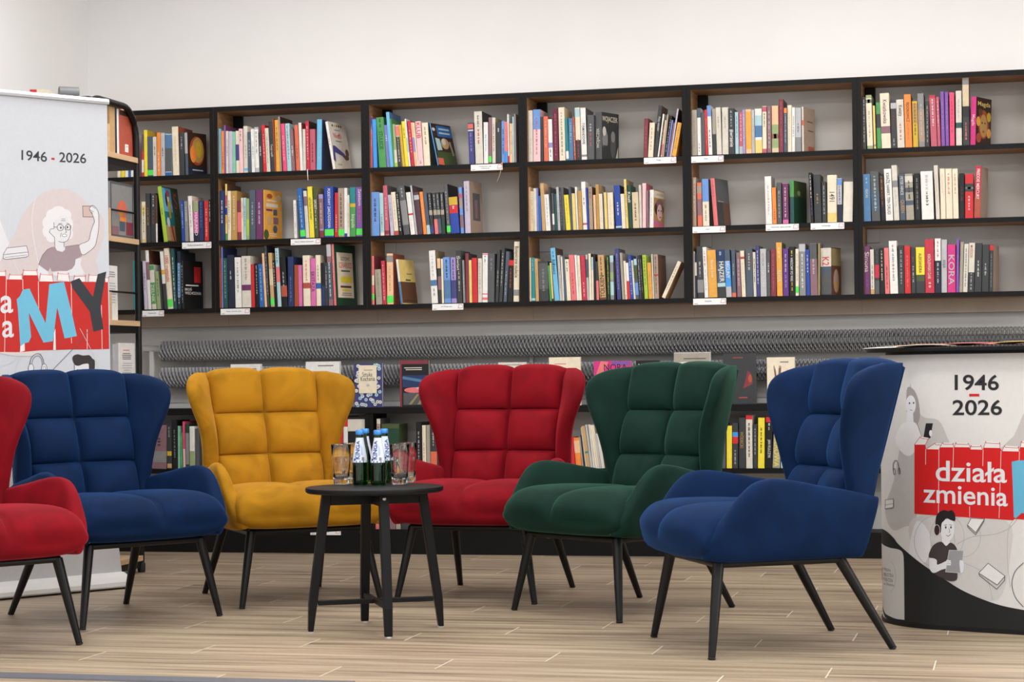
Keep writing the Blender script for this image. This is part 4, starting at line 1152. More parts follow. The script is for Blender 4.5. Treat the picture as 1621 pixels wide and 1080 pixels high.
def make_chair(mat):
    t = thing('armchair', '', 'armchair')
    seat_mesh(mat).build('seat', t, True); back_mesh(mat).build('backrest', t, True)
    for s in (-1, 1):
        wing_mesh(mat, s).build('wing', t, True); arm_mesh(mat, s).build('armrest', t, True)
    b = MB()
    for p, q in [((-.235, -.27), (.235, -.27)), ((.235, -.27), (.215, .15)), ((.215, .15), (-.215, .15)), ((-.215, .15), (-.235, -.27))]:
        b.tube([(p[0], p[1], .291), (q[0], q[1], .291)], .013, LEGM, 10)
    b.build('base_frame', t, True, angle=50)
    for x0, y0, x1, y1 in ((-.232, -.268, -.287, -.314), (.232, -.268, .287, -.314), (-.212, .148, -.249, .314), (.212, .148, .249, .314)):
        b = MB(); P = [Vector((x0, y0, .292)) + (Vector((x1, y1, 0)) - Vector((x0, y0, .292))) * k for k in (0, .5, .96, .985, 1)]
        b.tube(P, [.0185, .0155, .0118, .0105, .006], LEGM, 16)
        leg = b.build('leg', t, True, angle=60)
        b = MB(); Q = [P[0] + (P[4] - P[0]) * k for k in (.978, .992, 1.0)]; b.tube(Q, [.0122, .0122, .009], pmat('rubber', (34, 34, 35), .7), 14); b.build('foot_cap', leg, True, angle=60)
    return t
def set_mat(o, mat):
    for ch in o.children:
        if ch.name.split('.')[0] in ('seat', 'backrest', 'wing', 'armrest'):
            ch.data = ch.data.copy(); ch.data.materials[0] = mat
VEL = dict(yellow=velvet('yellow_velvet', (166, 116, 22), (250, 200, 100)), red=velvet('red_velvet', (124, 10, 24), (236, 80, 96)),
           green=velvet('green_velvet', (17, 44, 37), (90, 150, 128)), blue=velvet('blue_velvet', (8, 33, 68), (50, 104, 172)))
ch0 = make_chair(VEL['yellow']); first = True
def cw(X, Z): return (X * cp - Z * sp, X * sp + Z * cp)
rr = radians(55); fx, fy = -3.093, 6.346      # the front foot of the chair cut by the frame
rx = fx - (.287 * cos(rr) + .314 * sin(rr)); ry = fy - (.287 * sin(rr) - .314 * cos(rr))
r2 = radians(54.5); q = ray(348.9, 975.6); q = (-H / q[2] * q[0], -H / q[2] * q[1])
bx_, by_ = q[0] - (.287 * cos(r2) + .314 * sin(r2)), q[1] - (.287 * sin(r2) - .314 * cos(r2))
for nm, lab, (x, y), rot in [
    ('yellow', 'mustard yellow velvet wing armchair with tufted back, left of the small table', (-2.906, 7.838), 39.0),
    ('blue', 'dark blue velvet wing armchair in front of the roll-up banner', (bx_, by_), 54.5),
    ('red', 'red velvet wing armchair between the small table and the green armchair', (-2.105, 8.050), -4.7),
    ('green', 'dark green velvet wing armchair between the red and the blue one', (-1.463, 7.609), -35.1),
    ('blue', 'bright blue velvet wing armchair seen side-on beside the promotional counter', (-.808, 6.715), -61.8),
    ('red', 'red velvet armchair cut off by the left edge, in front of the dark blue one', (rx, ry), 55)]:
    c = ch0 if first else copy_tree(ch0)
    if not first: set_mat(c, VEL[nm])
    first = False
    c.location = (x, y, 0); c.rotation_euler = (0, 0, radians(rot)); c['label'] = lab; c['group'] = 'velvet wing armchairs'
# ---------------------------------------------------------------- small round table
TX, TY, TZ = -2.2184, 6.879, .504
tb = thing('side_table', 'small round black table with crossed stretchers between the yellow and red armchairs', 'table', (TX, TY, 0), (0, 0, radians(28.1)))
b = MB(); b.lathe([(.0, TZ - .019), (.236, TZ - .019), (.2415, TZ - .014), (.2425, TZ - .006), (.241, TZ - .001), (.237, TZ), (0, TZ)], TABLEM, 72); b.build('tabletop', tb, True, angle=35)
def tpt(r, a): return (r * cos(a), r * sin(a))
for k in range(2):
    a = k * pi / 2 - radians(.1); M = Matrix.Rotation(a, 4, 'Z')
    b = MB(); b.box(-.165, -.011, TZ - .062 + k * .0003, .165, .011, TZ - .0195, TABLEM, M=M); b.build('apron', tb, bevel=.002)
    b = MB(); b.box(-.205, -.009, .094 + k * .0004, .205, .009, .111, TABLEM, M=M); b.build('stretcher', tb, bevel=.002)
for k in range(4):
    a = k * pi / 2 + pi; M = Matrix.Rotation(a, 4, 'Z'); b = MB()
    st = [(TZ - .0195, .153, .186, .0165), (.30, .180, .212, .0165), (.10, .209, .238, .0155), (.004, .223, .241, .0135)]
    b.loft([[tuple(M @ Vector(p)) for p in ((x0, -hw, z), (x1, -hw, z), (x1, hw, z), (x0, hw, z))] for z, x0, x1, hw in st], TABLEM)
    leg = b.build('leg', tb, bevel=.003)
    b = MB(); c = M @ Vector((.231, 0, 0)); b.lathe([(.011, 0), (.011, .0045)], pmat('felt_pad', (200, 200, 200), .8), 12, tuple(c)); b.build('felt_pad', leg)
    if k == 1:
        b = MB(); b.lathe([(0, -.003), (.006, -.003), (.0075, 0), (.006, .003), (0, .003)], pmat('steel', (190, 190, 195), .3, .5, 1), 14)
        o = b.build('screw', leg, True); o.rotation_euler = (radians(90), 0, 0); o.location = (0, -.189, TZ - .033)
# ---------------------------------------------------------------- bottles and tumblers on the table
def glassmat(name, rgb, rough=0.0, ior=1.5):
    m = bpy.data.materials.new(name); m.use_nodes = True; p = m.node_tree.nodes['Principled BSDF']
    p.inputs['Base Color'].default_value = lin(rgb) + (1,); p.inputs['Roughness'].default_value = rough; p.inputs['IOR'].default_value = ior; p.inputs['Transmission Weight'].default_value = 1
    return m
GREENG = glassmat('green_bottle_glass', (40, 150, 66), .02); CLEAR = glassmat('clear_glass', (250, 252, 252)); WATER = glassmat('mineral_water', (120, 190, 130), 0, 1.33)
LBL = pmat('bottle_label', (222, 230, 244), .4, .4); CAPM = pmat('blue_metal_cap', (64, 140, 220), .3, .5, .3); KBLUE = pmat('label_blue', (50, 78, 150), .4, .4)
def bottle_r(z):
    return interp([(0, .0245), (.004, .0272), (.02, .0275), (.075, .0275), (.092, .0262), (.125, .0205), (.155, .0148), (.172, .0128), (.182, .0128)], z)[0]
def make_bottle():
    t = thing('water_bottle', '', 'bottle', group='green bottles of mineral water on the small table')
    zs = [0, .002, .006] + [.01 + i * .0059 for i in range(30)]; zs = [z for z in zs if z <= .182]
    b = MB(); prof = [(bottle_r(z), z) for z in zs]; inner = [(max(.004, bottle_r(z) - .0024), max(z, .005)) for z in zs[::-1]]
    b.lathe(prof + inner, GREENG, 32, closed=True); b.build('glass_body', t, True)
    b = MB(); zz = [z for z in zs if .006 < z < .15]; b.lathe([(bottle_r(z) - .0032, z) for z in zz], WATER, 24); b.build('water', t, True)
    b = MB(); b.lathe([(.0, .1785), (.0146, .1785), (.0150, .181), (.0146, .193), (.0125, .1955), (0, .1957)], CAPM, 30); b.build('cap', t, True, angle=40)
    b = MB(); N = 18; rows = []
    for i in range(13):
        z = .080 + .088 * i / 12; r = bottle_r(z) + .0005; a0 = 1.15 + .45 * (i / 12)
        rows.append([(r * sin(-a0 + 2 * a0 * j / N), -r * cos(-a0 + 2 * a0 * j / N), z) for j in range(N + 1)])
    fs = [(i * (N + 1) + j, i * (N + 1) + j + 1, (i + 1) * (N + 1) + j + 1, (i + 1) * (N + 1) + j) for i in range(12) for j in range(N)]
    b.add([p for r in rows for p in r], fs, LBL)
    def wrap(a, z, o): r = bottle_r(z) + o; return (r * sin(a), -r * cos(a), z)
    def patch(a0, z0, a1, z1, m, o):
        b.add([wrap(a0 + (a1 - a0) * i / 4, z, o) for z in (z0, z1) for i in range(5)], [(i, i + 1, 6 + i, 5 + i) for i in range(4)], m)
    patch(-.95, .0805, .95, .086, KBLUE, .0008); patch(-.9, .0865, -.6, .094, KBLUE, .0009); patch(.25, .087, .6, .099, bm_('grey'), .0009)
    vs, fs, a = text_geom('KINGA', .016)
    b.add([wrap(-.72 + .72 * (1 - p[1]), .092 + .066 * p[0], .0024) for p in vs], fs, KBLUE)
    for i in range(4): patch(.16 + .09 * i, .105, .195 + .09 * i, .145 - .004 * i, bm_('cornflower'), .0008)
    b.build('paper_label', t, True)
    return t
bt = make_bottle()
for i, (px, py, rot, lab) in enumerate([(571, 767.5, 4, 'green mineral water bottle, front one beside the left tumblers'), (599.5, 768, -2, 'green mineral water bottle in front, label square to the viewer'), (579.5, 763.5, 120, 'green mineral water bottle half hidden behind the left front bottle'), (609.5, 764, 52, 'green mineral water bottle behind, next to the right tumblers')]):
    o = bt if i == 0 else copy_tree(bt)
    d = ray(px, py); tt = (TZ - H) / d[2]; o.location = (d[0] * tt, d[1] * tt, TZ + .0003); o.rotation_euler = (0, 0, radians(rot + 14)); o['label'] = lab
def one_glass(lab):
    b = MB()
    def ring(r, z, k): return [(r * (1 + k * .035 * cos(8 * (2 * pi * j / 48))) * cos(2 * pi * j / 48), r * (1 + k * .035 * cos(8 * (2 * pi * j / 48))) * sin(2 * pi * j / 48), z) for j in range(48)]
    L = [ring(.0255, 0, 1), ring(.028, .002, 1), ring(.029, .02, 1), ring(.0305, .045, .5), ring(.0335, .09, 0), ring(.0365, .1425, 0), ring(.036, .1435, 0), ring(.0352, .1425, 0), ring(.032, .09, 0), ring(.0288, .045, 0), ring(.0265, .020, 0), ring(.015, .017, 0)]
    b.loft(L, CLEAR); return tag(b.build('tumbler', smooth=True), lab, 'glass', 'clear tumblers on the small table')
g0 = None
for px, py, lab in [(541, 767, 'clear tumbler standing furthest left on the small table'), (557, 764, 'clear tumbler half hidden behind the left front bottle'), (633.5, 767, 'clear tumbler in front on the right, covering part of a bottle'), (646, 763.5, 'clear tumbler behind at the right end of the row, against the red armchair')]:
    if g0 is None: g = g0 = one_glass(lab)
    else: g = g0.copy(); C.objects.link(g); g['label'] = lab
    d = ray(px, py); tt = (TZ - H) / d[2]; g.location = (d[0] * tt, d[1] * tt, TZ + .0003)
# ---------------------------------------------------------------- mobile rack by the left wall
RX = -3.95
rk = thing('book_rack', 'tall black tube rack with oak shelves and rounded top behind the banner', 'rack', (RX, 8.76, 0))
def rbuild(b, nm, **k): o = b.build(nm, rk, **k); o.location = (-RX, -8.76, 0); return o
def frame(x):
    P = [(x, 8.75, .05), (x, 8.75, 1.99)] + [(x, 8.75 - .14 * (1 - cos(a)), 1.99 + .14 * sin(a)) for a in [pi / 2 * i / 8 for i in range(1, 9)]]
    P += [(x, 8.12 + .14 * (1 - sin(a)) - .14, 1.99 + .14 * cos(a)) for a in [pi / 2 * i / 8 for i in range(0, 9)]] if False else [(x, 8.36, 2.13)] + [(x, 8.36 - .14 * sin(a), 1.99 + .14 * cos(a)) for a in [pi / 2 * i / 8 for i in range(1, 9)]]
    P += [(x, 8.22, .05)]
    b = MB(); b.tube(P, .0145, LEGM, 14); return b
rbuild(frame(RX), 'frame', smooth=True, angle=60); rbuild(frame(-4.62), 'frame', smooth=True, angle=60)
RZ = [1.905, 1.53, 1.155, .78, .078]
for z in RZ:
    b = MB(); b.box(-4.60, 8.235, z - .024, RX + .012, 8.745, z, OAKLM); o = rbuild(b, 'shelf', bevel=.001)
    b = MB(); b.box(-4.60, 8.245, z - .056, RX + .004, 8.738, z - .0245, LEGM); rbuild(b, 'shelf_tray')
b = MB(); b.box(-4.60, 8.30, 2.122, RX - .02, 8.66, 2.136, LEGM); rbuild(b, 'top_panel')
for z in (1.65, 1.283, .895):
    b = MB(); b.tube([(RX, 8.22, z), (RX, 8.75, z)], .0045, LEGM, 8); rbuild(b, 'retaining_rod', smooth=True)
for z in RZ[:3]:
    b = MB(); b.box(-4.16, 8.437, z + .0003, RX + .006, 8.459, z + .125, OAKLM); rbuild(b, 'divider', bevel=.001)
for x in (RX, -4.62):
    for y in (8.75, 8.22):
        b = MB(); b.lathe([(.0, 0), (.016, 0), (.018, .01), (.018, .04), (.012, .05), (0, .05)], pmat('rubber', (34, 34, 35), .7), 16, (x, y, 0)); rbuild(b, 'foot', smooth=True, angle=40)
def rack_book(x0, x1, yt, tier, col, lab, art=None, face=False, cov=None, bands=(), d=.14):
    zz = RZ[tier]; xp = RX - .012
    ya = on_x(x0, 300, xp)[1]; ya = on_x(x0, proj(xp, ya, zz)[1], xp)[1]; yb = on_x(x1, proj(xp, ya, zz)[1], xp)[1]
    h = min(on_x(x0, yt, xp)[2] - zz, .3)
    t = thing('book', lab, 'book', group='books on the tube rack')
    if face:
        t.matrix_world = Matrix.Translation((xp - .02, ya, zz + .0003)); make_book(dict(w=.018, h=h, d=yb - ya, col=col, cov=cov or col, bands=[], texts=[], letters=[], G=None, art=art), t)
    else:
        t.matrix_world = Matrix.Translation((xp, ya, zz + .0003)) @ Matrix.Rotation(pi / 2, 4, 'Z'); make_book(dict(w=yb - ya - .001, h=h, d=d, col=col, cov=cov or col, bands=list(bands), texts=[], letters=[], G=None, art=None), t)
rack_book(175.2, 183.6, 168, 0, 'tan', 'kraft-brown book on the top shelf of the tube rack')
rack_book(183.8, 186.6, 171, 0, 'darknavy', 'thin dark navy book on the top shelf of the tube rack')
rack_book(186.8, 189.8, 172, 0, 'white', 'thin white book beside the orange-red one on the tube rack')
rack_book(190.4, 213, 173, 0, 'brick', 'orange-red book showing its back cover with a bar code on the tube rack', [('r', .03, .88, .97, .97, 'darkbrown'), ('l', .15, .68, .85, .84, 5, 'rust'), ('r', .38, .1, .62, .27, 'white'), ('l', .41, .13, .59, .24, 4, 'darkgrey')], True, 'brick')
rack_book(174.4, 176.2, 287, 1, 'grey', 'grey spine beside the dark grey cover on the second rack shelf')
rack_book(176.5, 213, 286, 1, 'darkgrey', 'grey book with an orange parrot-like figure on its cover in the tube rack', [('r', .05, .05, .95, .95, 'grey'), ('e', .5, .52, .2, .16, 'coral'), ('r', .4, .3, .68, .38, 'orange'), ('r', .38, .12, .62, .3, 'slate'), ('e', .46, .45, .09, .06, 'gold'), ('r', .05, .05, .35, .2, 'mauve'), ('r', .66, .06, .95, .3, 'maroon')], True, 'darkgrey')
rack_book(172, 188, 420, 2, 'white', 'white leaflet with printed lines standing on the third rack shelf', [('l', .1, .78, .8, .9, 3, 'grey'), ('l', .1, .3, .85, .7, 8, 'silver')], True, 'white')
rack_book(180.5, 189.4, 545, 3, 'silver', 'grey-white spine on the fourth rack shelf above the blue armchair')
rack_book(190, 216, 543, 3, 'white', 'white catalogue with printed lines on the fourth rack shelf', [('l', .2, .86, .65, .9, 1, 'salmon'), ('l', .2, .72, .8, .84, 4, 'darkgrey'), ('l', .2, .3, .8, .68, 10, 'silver')], True, 'white')
t = thing('book', 'thick white book with red spine lying on top of the tube rack', 'book', (-4.30, 8.40, 2.1365), (0, 0, radians(20)))
b = MB(); b.box(0, 0, 0, .085, .2, .056, bm_('cream')); b.box(-.002, 0, 0, -.0005, .2, .056, bm_('red')); b.box(-.0005, -.0012, 0, .028, -.0003, .056, bm_('red')); b.box(.035, -.001, .012, .075, -.0003, .02, bm_('ink')); b.build('cover', t)
b = MB(); b.box(.002, .2003, .003, .083, .2015, .053, PAGEM); b.build('page_block', t)
b = MB(); b.tube([(-4.17, 8.42, 2.170), (-4.10, 8.47, 2.170)], .033, pmat('grey_plastic', (110, 112, 114), .5), 20)
tag(b.build('paper_roll', smooth=True, angle=50), 'short grey roll lying on top of the tube rack', 'roll')
b = MB(); b.box(0, 0, 0, .10, .20, .022, bm_('silver')); b.box(.02, -.0006, .004, .06, 0, .014, bm_('white'))
o = tag(b.build('document_box', bevel=.001), 'flat pale folder lying on top of the tube rack at its rounded corner', 'folder'); o.location = (-4.07, 8.42, 2.1365); o.rotation_euler = (0, 0, radians(40))
# ---------------------------------------------------------------- printed artwork laid on real surfaces
from mathutils.geometry import tessellate_polygon
def ink(rgb): return pmat('print_%d_%d_%d' % rgb, rgb, .55, .25, noise=.02, nscale=60)
class Print:
    """Collects flat printed shapes given by photo pixels; inv maps a pixel to (s, h) on the surface, at maps (s, h, off) to 3-D."""
    def __init__(s, mb, inv, at, step): s.mb, s.inv, s.at, s.step, s.k = mb, inv, at, step, 0
    def tri(s, pts, tris, rgb):
        s.k += 1; o = .0003 + .000016 * s.k
        Q = [s.inv(*p) for p in pts]; stack = [(Q[a], Q[b], Q[c]) for a, b, c in tris]; vs, fs = [], []
        while stack:
            t = stack.pop(); e = [abs(t[i][0] - t[(i + 1) % 3][0]) if min(t[i][0], t[(i + 1) % 3][0]) < 0 else 0 for i in range(3)]; m = max(e)
            if m > s.step:
                i = e.index(m); a, b, c = t[i], t[(i + 1) % 3], t[(i + 2) % 3]; d = ((a[0] + b[0]) / 2, (a[1] + b[1]) / 2)
                stack += [(a, d, c), (d, b, c)]
            else: n = len(vs); vs += [s.at(q[0], q[1], o) for q in t]; fs.append((n, n + 1, n + 2))
        s.mb.add(vs, fs, ink(rgb))
    def poly(s, pts, rgb):
        s.tri(pts, tessellate_polygon([[Vector((x, y, 0)) for x, y in pts]]), rgb)
    def ell(s, cx, cy, rx, ry, rgb, n=22): s.poly([(cx + rx * cos(2 * pi * i / n), cy + ry * sin(2 * pi * i / n)) for i in range(n)], rgb)
    def ring(s, cx, cy, rx, ry, w, rgb, a0=0, a1=2 * pi, n=26): s.stroke([(cx + rx * cos(a0 + (a1 - a0) * i / n), cy + ry * sin(a0 + (a1 - a0) * i / n)) for i in range(n + 1)], w, rgb)
    def stroke(s, pts, w, rgb):
        P, T = [], []
        for (x0, y0), (x1, y1) in zip(pts, pts[1:]):
            L = hypot(x1 - x0, y1 - y0) or 1; nx, ny = -(y1 - y0) / L * w / 2, (x1 - x0) / L * w / 2; n = len(P)
            ex, ey = (x1 - x0) / L * w * .25, (y1 - y0) / L * w * .25
            P += [(x0 + nx - ex, y0 + ny - ey), (x1 + nx + ex, y1 + ny + ey), (x1 - nx + ex, y1 - ny + ey), (x0 - nx - ex, y0 - ny - ey)]; T += [(n, n + 1, n + 2), (n, n + 2, n + 3)]
        s.tri(P, T, rgb)
    def text(s, tx, bl, br, ht, rgb, bold=.03, skew=0.0):
        vs, fs, a = text_geom(tx, bold)
        P = [(bl[0] + (br[0] - bl[0]) * u + skew * v, bl[1] + (br[1] - bl[1]) * u - ht * v) for u, v in vs]
        T = [t for f in fs for t in ([(f[0], f[i], f[i + 1]) for i in range(1, len(f) - 1)])]
        s.tri(P, T, rgb)
def spl(pts, n=6, closed=True):
    if closed: return smooth_closed(pts, n * len(pts))
    q = [pts[0]] + pts + [pts[-1]]; out = []
    for k in range(1, len(q) - 2):
        for i in range(n):
            f = i / n; out.append(tuple(.5 * (2 * b + (c - a) * f + (2 * a - 5 * b + 4 * c - d) * f * f + (-a + 3 * b - 3 * c + d) * f ** 3) for a, b, c, d in zip(q[k - 1], q[k], q[k + 1], q[k + 2])))
    return out + [pts[-1]]
def crop(ox, oy, k): return lambda *p: [(ox + p[i] / k, oy + p[i + 1] / k) for i in range(0, len(p), 2)]
DK, RED, CY, WH, BG = (62, 62, 66), (196, 46, 42), (112, 186, 216), (222, 222, 227), (204, 208, 216)
# ---------------------------------------------------------------- roll-up banner
bn = Vector((.835, -.55, 0)).normalized(); be = Vector((.55, .835, 0)).normalized(); BO = Vector((-3.714, 8.092, 0)) - bn * .05
def b_at(s, h, o): return tuple(BO + be * s + bn * o + Vector((0, 0, h)))
def b_inv(px, py):
    d = Vector(ray(px, py)); t = BO.dot(bn) / d.dot(bn); P = d * t; return ((P - BO).dot(be), P.z + H)
B = thing('roll_up_banner', 'white roll-up banner printed 1946 - 2026 with drawings, at the left edge', 'banner', tuple(BO))
def bb(mb, nm, **k): o = mb.build(nm, B, **k); o.location = tuple(-BO); return o
mb = MB(); SR, SL = -.045, -.98
vs = [b_at(s, h, o) for o in (0, -.0012) for s, h in ((SL, .05), (SR, .05), (SR, 2.066), (SL, 2.066))]
mb.add(vs, [(0, 1, 2, 3), (7, 6, 5, 4), (0, 4, 5, 1), (1, 5, 6, 2), (2, 6, 7, 3), (3, 7, 4, 0)], ink(BG))
pr = Print(mb, b_inv, b_at, 9)
pr.text('1946', (34.5, 253.6), (75, 256.8), 16.4, DK, .012); pr.poly([(82, 249.8), (87, 250.2), (87, 253.4), (82, 253)], RED); pr.text('2026', (94.3, 256.8), (137, 259), 16, DK, .012)
c = crop(0, 280, 7.2)
pr.poly(spl(c(690, 137, 800, 150, 900, 210, 980, 290, 1100, 370, 1170, 460, 1195, 600, 1180, 720, 1130, 850, 1095, 960, 1085, 1120, 500, 1130, 0, 1130, -40, 1000, 20, 930, 110, 760, 190, 620, 240, 480, 330, 340, 450, 220, 560, 160), 4), (210, 199, 200))
pr.poly(c(0, 480, 60, 640, 110, 760, 40, 900, 0, 980), (222, 222, 228))
pr.stroke(spl(c(410, 240, 375, 400, 370, 560, 390, 720, 420, 880, 450, 1010), 4, False), .9, (228, 222, 222))
pr.stroke(spl(c(200, 220, 130, 380, 105, 560, 110, 740, 160, 950, 220, 1090), 4, False), .8, (214, 214, 222))
for cx, cy, rx, ry in [(670, 405, 85, 72), (600, 440, 72, 72), (560, 525, 74, 80), (562, 620, 74, 80), (592, 695, 62, 52), (750, 440, 68, 72), (790, 545, 48, 82), (800, 650, 36, 60), (680, 560, 142, 150)]:
    pr.ell(cx / 7.2, 280 + cy / 7.2, rx / 7.2, ry / 7.2, (226, 225, 228))
GL = (92, 88, 94)
face = c(612, 520, 640, 480, 700, 445, 770, 460, 800, 540, 808, 650, 780, 722, 728, 748, 735, 800, 745, 832, 700, 857, 640, 832, 627, 790, 632, 700, 600, 665, 565, 640, 566, 605, 610, 592)
pr.poly(face, WH)
pr.stroke(c(618, 520, 620, 590, 580, 596, 565, 630, 600, 665, 625, 690, 630, 790), .8, GL); pr.stroke(spl(c(803, 560, 806, 650, 775, 722, 720, 747, 670, 735), 4, False), .8, GL); pr.stroke(c(732, 748, 735, 800), .8, GL)
pr.ring(95.8, 360.3, 5, 5, .9, GL); pr.ring(108.4, 359.8, 4.4, 4.4, .9, GL); pr.stroke(c(725, 575, 748, 574), .9, GL); pr.stroke(c(618, 572, 655, 575), .9, GL)
pr.ell(96.8, 360.6, 1.2, 1.9, DK); pr.ell(107.2, 359.8, 1.2, 1.9, DK)
pr.stroke(c(745, 590, 762, 630, 746, 640), .8, GL); pr.ell(102.5, 372.8, 3.6, 2, (250, 250, 250)); pr.ring(102.5, 372.8, 3.6, 2, .7, GL)
pr.stroke(c(700, 500, 748, 500), .7, GL); pr.stroke(c(705, 482, 745, 482), .7, GL); pr.stroke(c(670, 535, 710, 530), .7, GL); pr.stroke(c(760, 530, 790, 535), .7, GL); pr.stroke(c(692, 688, 698, 650, 708, 640), .7, GL)
arm = spl(c(905, 780, 1010, 730, 1035, 640, 1060, 560, 1080, 510, 1060, 440, 1022, 372, 1030, 350, 1060, 325, 1100, 360, 1128, 430, 1126, 600, 1105, 720, 1085, 790, 1020, 850, 940, 890), 3)
pr.poly(c(945, 333, 1065, 335, 1068, 458, 955, 455), (204, 178, 170)); pr.stroke(c(945, 333, 1065, 335, 1068, 458, 950, 455, 945, 333), .8, GL)
pr.poly(arm, WH); pr.stroke(arm + arm[:1], .8, GL); pr.stroke(c(1030, 390, 1060, 420), .7, GL); pr.stroke(c(1022, 372, 1068, 400), .7, GL); pr.stroke(c(1048, 330, 1088, 362), .7, GL)
pr.poly(c(445, 1005, 550, 1080, 560, 1125, 420, 1125), WH)
pr.poly(spl(c(860, 945, 930, 932, 920, 990, 935, 1040, 945, 1120, 600, 1125, 640, 1080, 760, 1072, 835, 1035), 3), WH)
pr.poly(c(600, 803, 628, 792, 650, 838, 715, 858, 745, 832, 748, 796, 900, 775, 918, 830, 937, 905, 865, 940, 856, 1005, 825, 1048, 765, 1074, 680, 1072, 592, 1078, 575, 1035, 553, 1078, 443, 1000, 490, 890, 545, 828), (162, 143, 150))
pr.stroke(c(600, 803, 545, 828, 490, 890, 443, 1000), .7, GL); pr.stroke(c(748, 796, 900, 775), .7, GL)
bk_ = c(82, 812, 305, 787, 325, 858, 328, 900, 300, 915, 75, 942, 40, 932, 42, 882)
pr.poly(bk_, WH); pr.stroke(bk_ + bk_[:1], .8, GL); pr.stroke(c(42, 888, 322, 858), .8, GL); pr.stroke(c(60, 920, 310, 890), .6, GL)
c = crop(0, 420, 6)
PG, RL = (240, 232, 230), (214, 90, 88)
pr.poly(c(-500, 100, 55, 100, 60, 135, 215, 135, 222, 95, 360, 95, 372, 155, 510, 155, 690, 155, 1028, 162, 1040, 795, 840, 800, 680, 800, 530, 805, 380, 808, 190, 826, -500, 830), RED)
for q in [(-60, 62, 48, 60, 55, 102, -60, 102), (100, 92, 205, 95, 215, 136, 85, 134), (230, 52, 345, 52, 358, 96, 222, 95), (392, 88, 492, 94, 507, 156, 380, 152), (558, 82, 645, 86, 665, 156, 550, 140), (716, 108, 806, 106, 812, 156, 700, 156), (852, 96, 930, 98, 930, 156, 845, 154), (1000, 120, 1030, 120, 1030, 162, 1005, 160)]:
    pr.poly(c(*q), PG); pr.stroke(c(q[6] - 2, q[7], q[0] - 6, q[1] - 14, q[0], q[1], q[2], q[3], q[2] + 10, q[3] - 14, q[4], q[5]), .7, RL)
for q in [(48, 290, 52, 440, 46, 826), (62, 100, 60, 290), (218, 136, 220, 230), (366, 156, 370, 410), (520, 640, 520, 806), (678, 160, 684, 480), (680, 690, 682, 740), (830, 610, 830, 800), (965, 380, 972, 795)]: pr.stroke(c(*q), 1.1, (232, 196, 192))
pr.poly(c(515, 640, 528, 600, 532, 806, 508, 806), PG); pr.poly(c(195, 770, 235, 740, 238, 812, 192, 826), PG)
pr.poly(c(160, 325, 190, 295, 220, 232, 282, 222, 435, 552, 470, 180, 610, 158, 690, 480, 732, 674, 615, 696, 545, 400, 530, 520, 505, 722, 415, 736, 275, 450, 298, 682, 275, 732, 235, 742, 195, 770, 172, 420), CY)
pr.poly(c(672, 155, 755, 122, 885, 300, 930, 85, 1012, 60, 955, 405, 985, 606, 890, 632, 855, 440, 690, 215), (56, 58, 64))
pr.text('a', (1, 496.3), (21, 495.5), 27.5, WH, .012); pr.text('a', (3.8, 535), (22.2, 534.2), 26.5, WH, .012)
pr.text('dział', (-76, 498), (-3, 496.5), 36, WH, .012); pr.text('zmieni', (-90, 537), (0, 535.2), 30, WH, .012)
pr.poly(spl(c(0, 826, 190, 826, 420, 812, 330, 860, 160, 862, 40, 845), 4), (216, 208, 208))
pr.stroke(spl(c(0, 965, 100, 930, 160, 880, 190, 840), 4, False), .7, (205, 205, 208)); pr.stroke(spl(c(215, 830, 170, 930, 140, 1060), 4, False), .7, (205, 205, 208))
pr.stroke(spl(c(285, 940, 300, 880, 340, 845, 380, 845, 410, 890, 420, 940), 4, False), 1.0, GL); pr.stroke(spl(c(300, 945, 318, 890, 345, 866, 375, 866, 398, 900, 404, 945), 4, False), .7, GL)
for cx in (297, 422):
    pr.ell(cx / 6, 420 + 982 / 6, 4.3, 7.6, WH); pr.ring(cx / 6, 420 + 982 / 6, 4.3, 7.6, .8, GL)
pr.ring(70.3, 583.5, 2, 3.6, .6, GL)
pr.stroke(c(875, 590, 700, 790, 470, 1028), .8, GL)
pr.poly(c(708, 950, 845, 930, 850, 1120, 715, 1120), WH); pr.stroke(c(708, 950, 712, 1120), .8, GL)
pr.poly(spl(c(690, 890, 700, 860, 740, 846, 790, 858, 850, 855, 880, 888, 902, 910, 900, 1000, 888, 1080, 850, 1050, 846, 965, 838, 936, 790, 940, 750, 955, 712, 945), 3), (60, 54, 56))
pr.stroke(spl(c(720, 1000, 740, 990, 760, 1000), 3, False), .7, GL); pr.stroke(spl(c(775, 996, 795, 988, 812, 1000), 3, False), .7, GL); pr.ell(120.5, 590, 1, 1.5, DK); pr.ell(131, 590, 1, 1.5, DK)
pr.stroke(spl(c(760, 600, 880, 830, 930, 960, 940, 1060), 3, False), .6, (214, 208, 208))
pr.stroke(spl([(0, 700), (20, 640), (26, 690), (18, 745)], 4, False), .7, (196, 196, 200))
pr.poly([(-60, 880), (60, 800), (140, 770), (176, 760), (193, 905), (185, 930), (-60, 960)], (204, 204, 208))  # plain light grey area across the lower panel
bb(mb, 'printed_panel')
mb = MB(); P = [(0, 0), (.012, .002), (.014, .012), (.008, .024), (-.006, .024), (-.012, .012), (-.008, .001)]
mb.loft([[b_at(s, 2.061 + z, o) for o, z in P] for s in (SL - .01, SR + .004)], pmat('brushed_aluminium', (196, 197, 200), .35, .5, .6)); bb(mb, 'top_rail')
mb = MB(); P = [(-.05, .008), (.075, .008), (.08, .014), (.076, .03), (.055, .052), (.02, .066), (-.02, .068), (-.05, .05)]
mb.loft([[b_at(s, z, o) for o, z in P] for s in (SL - .02, 0)], pmat('white_metal', (226, 226, 224), .4, .5)); bb(mb, 'base_cassette')
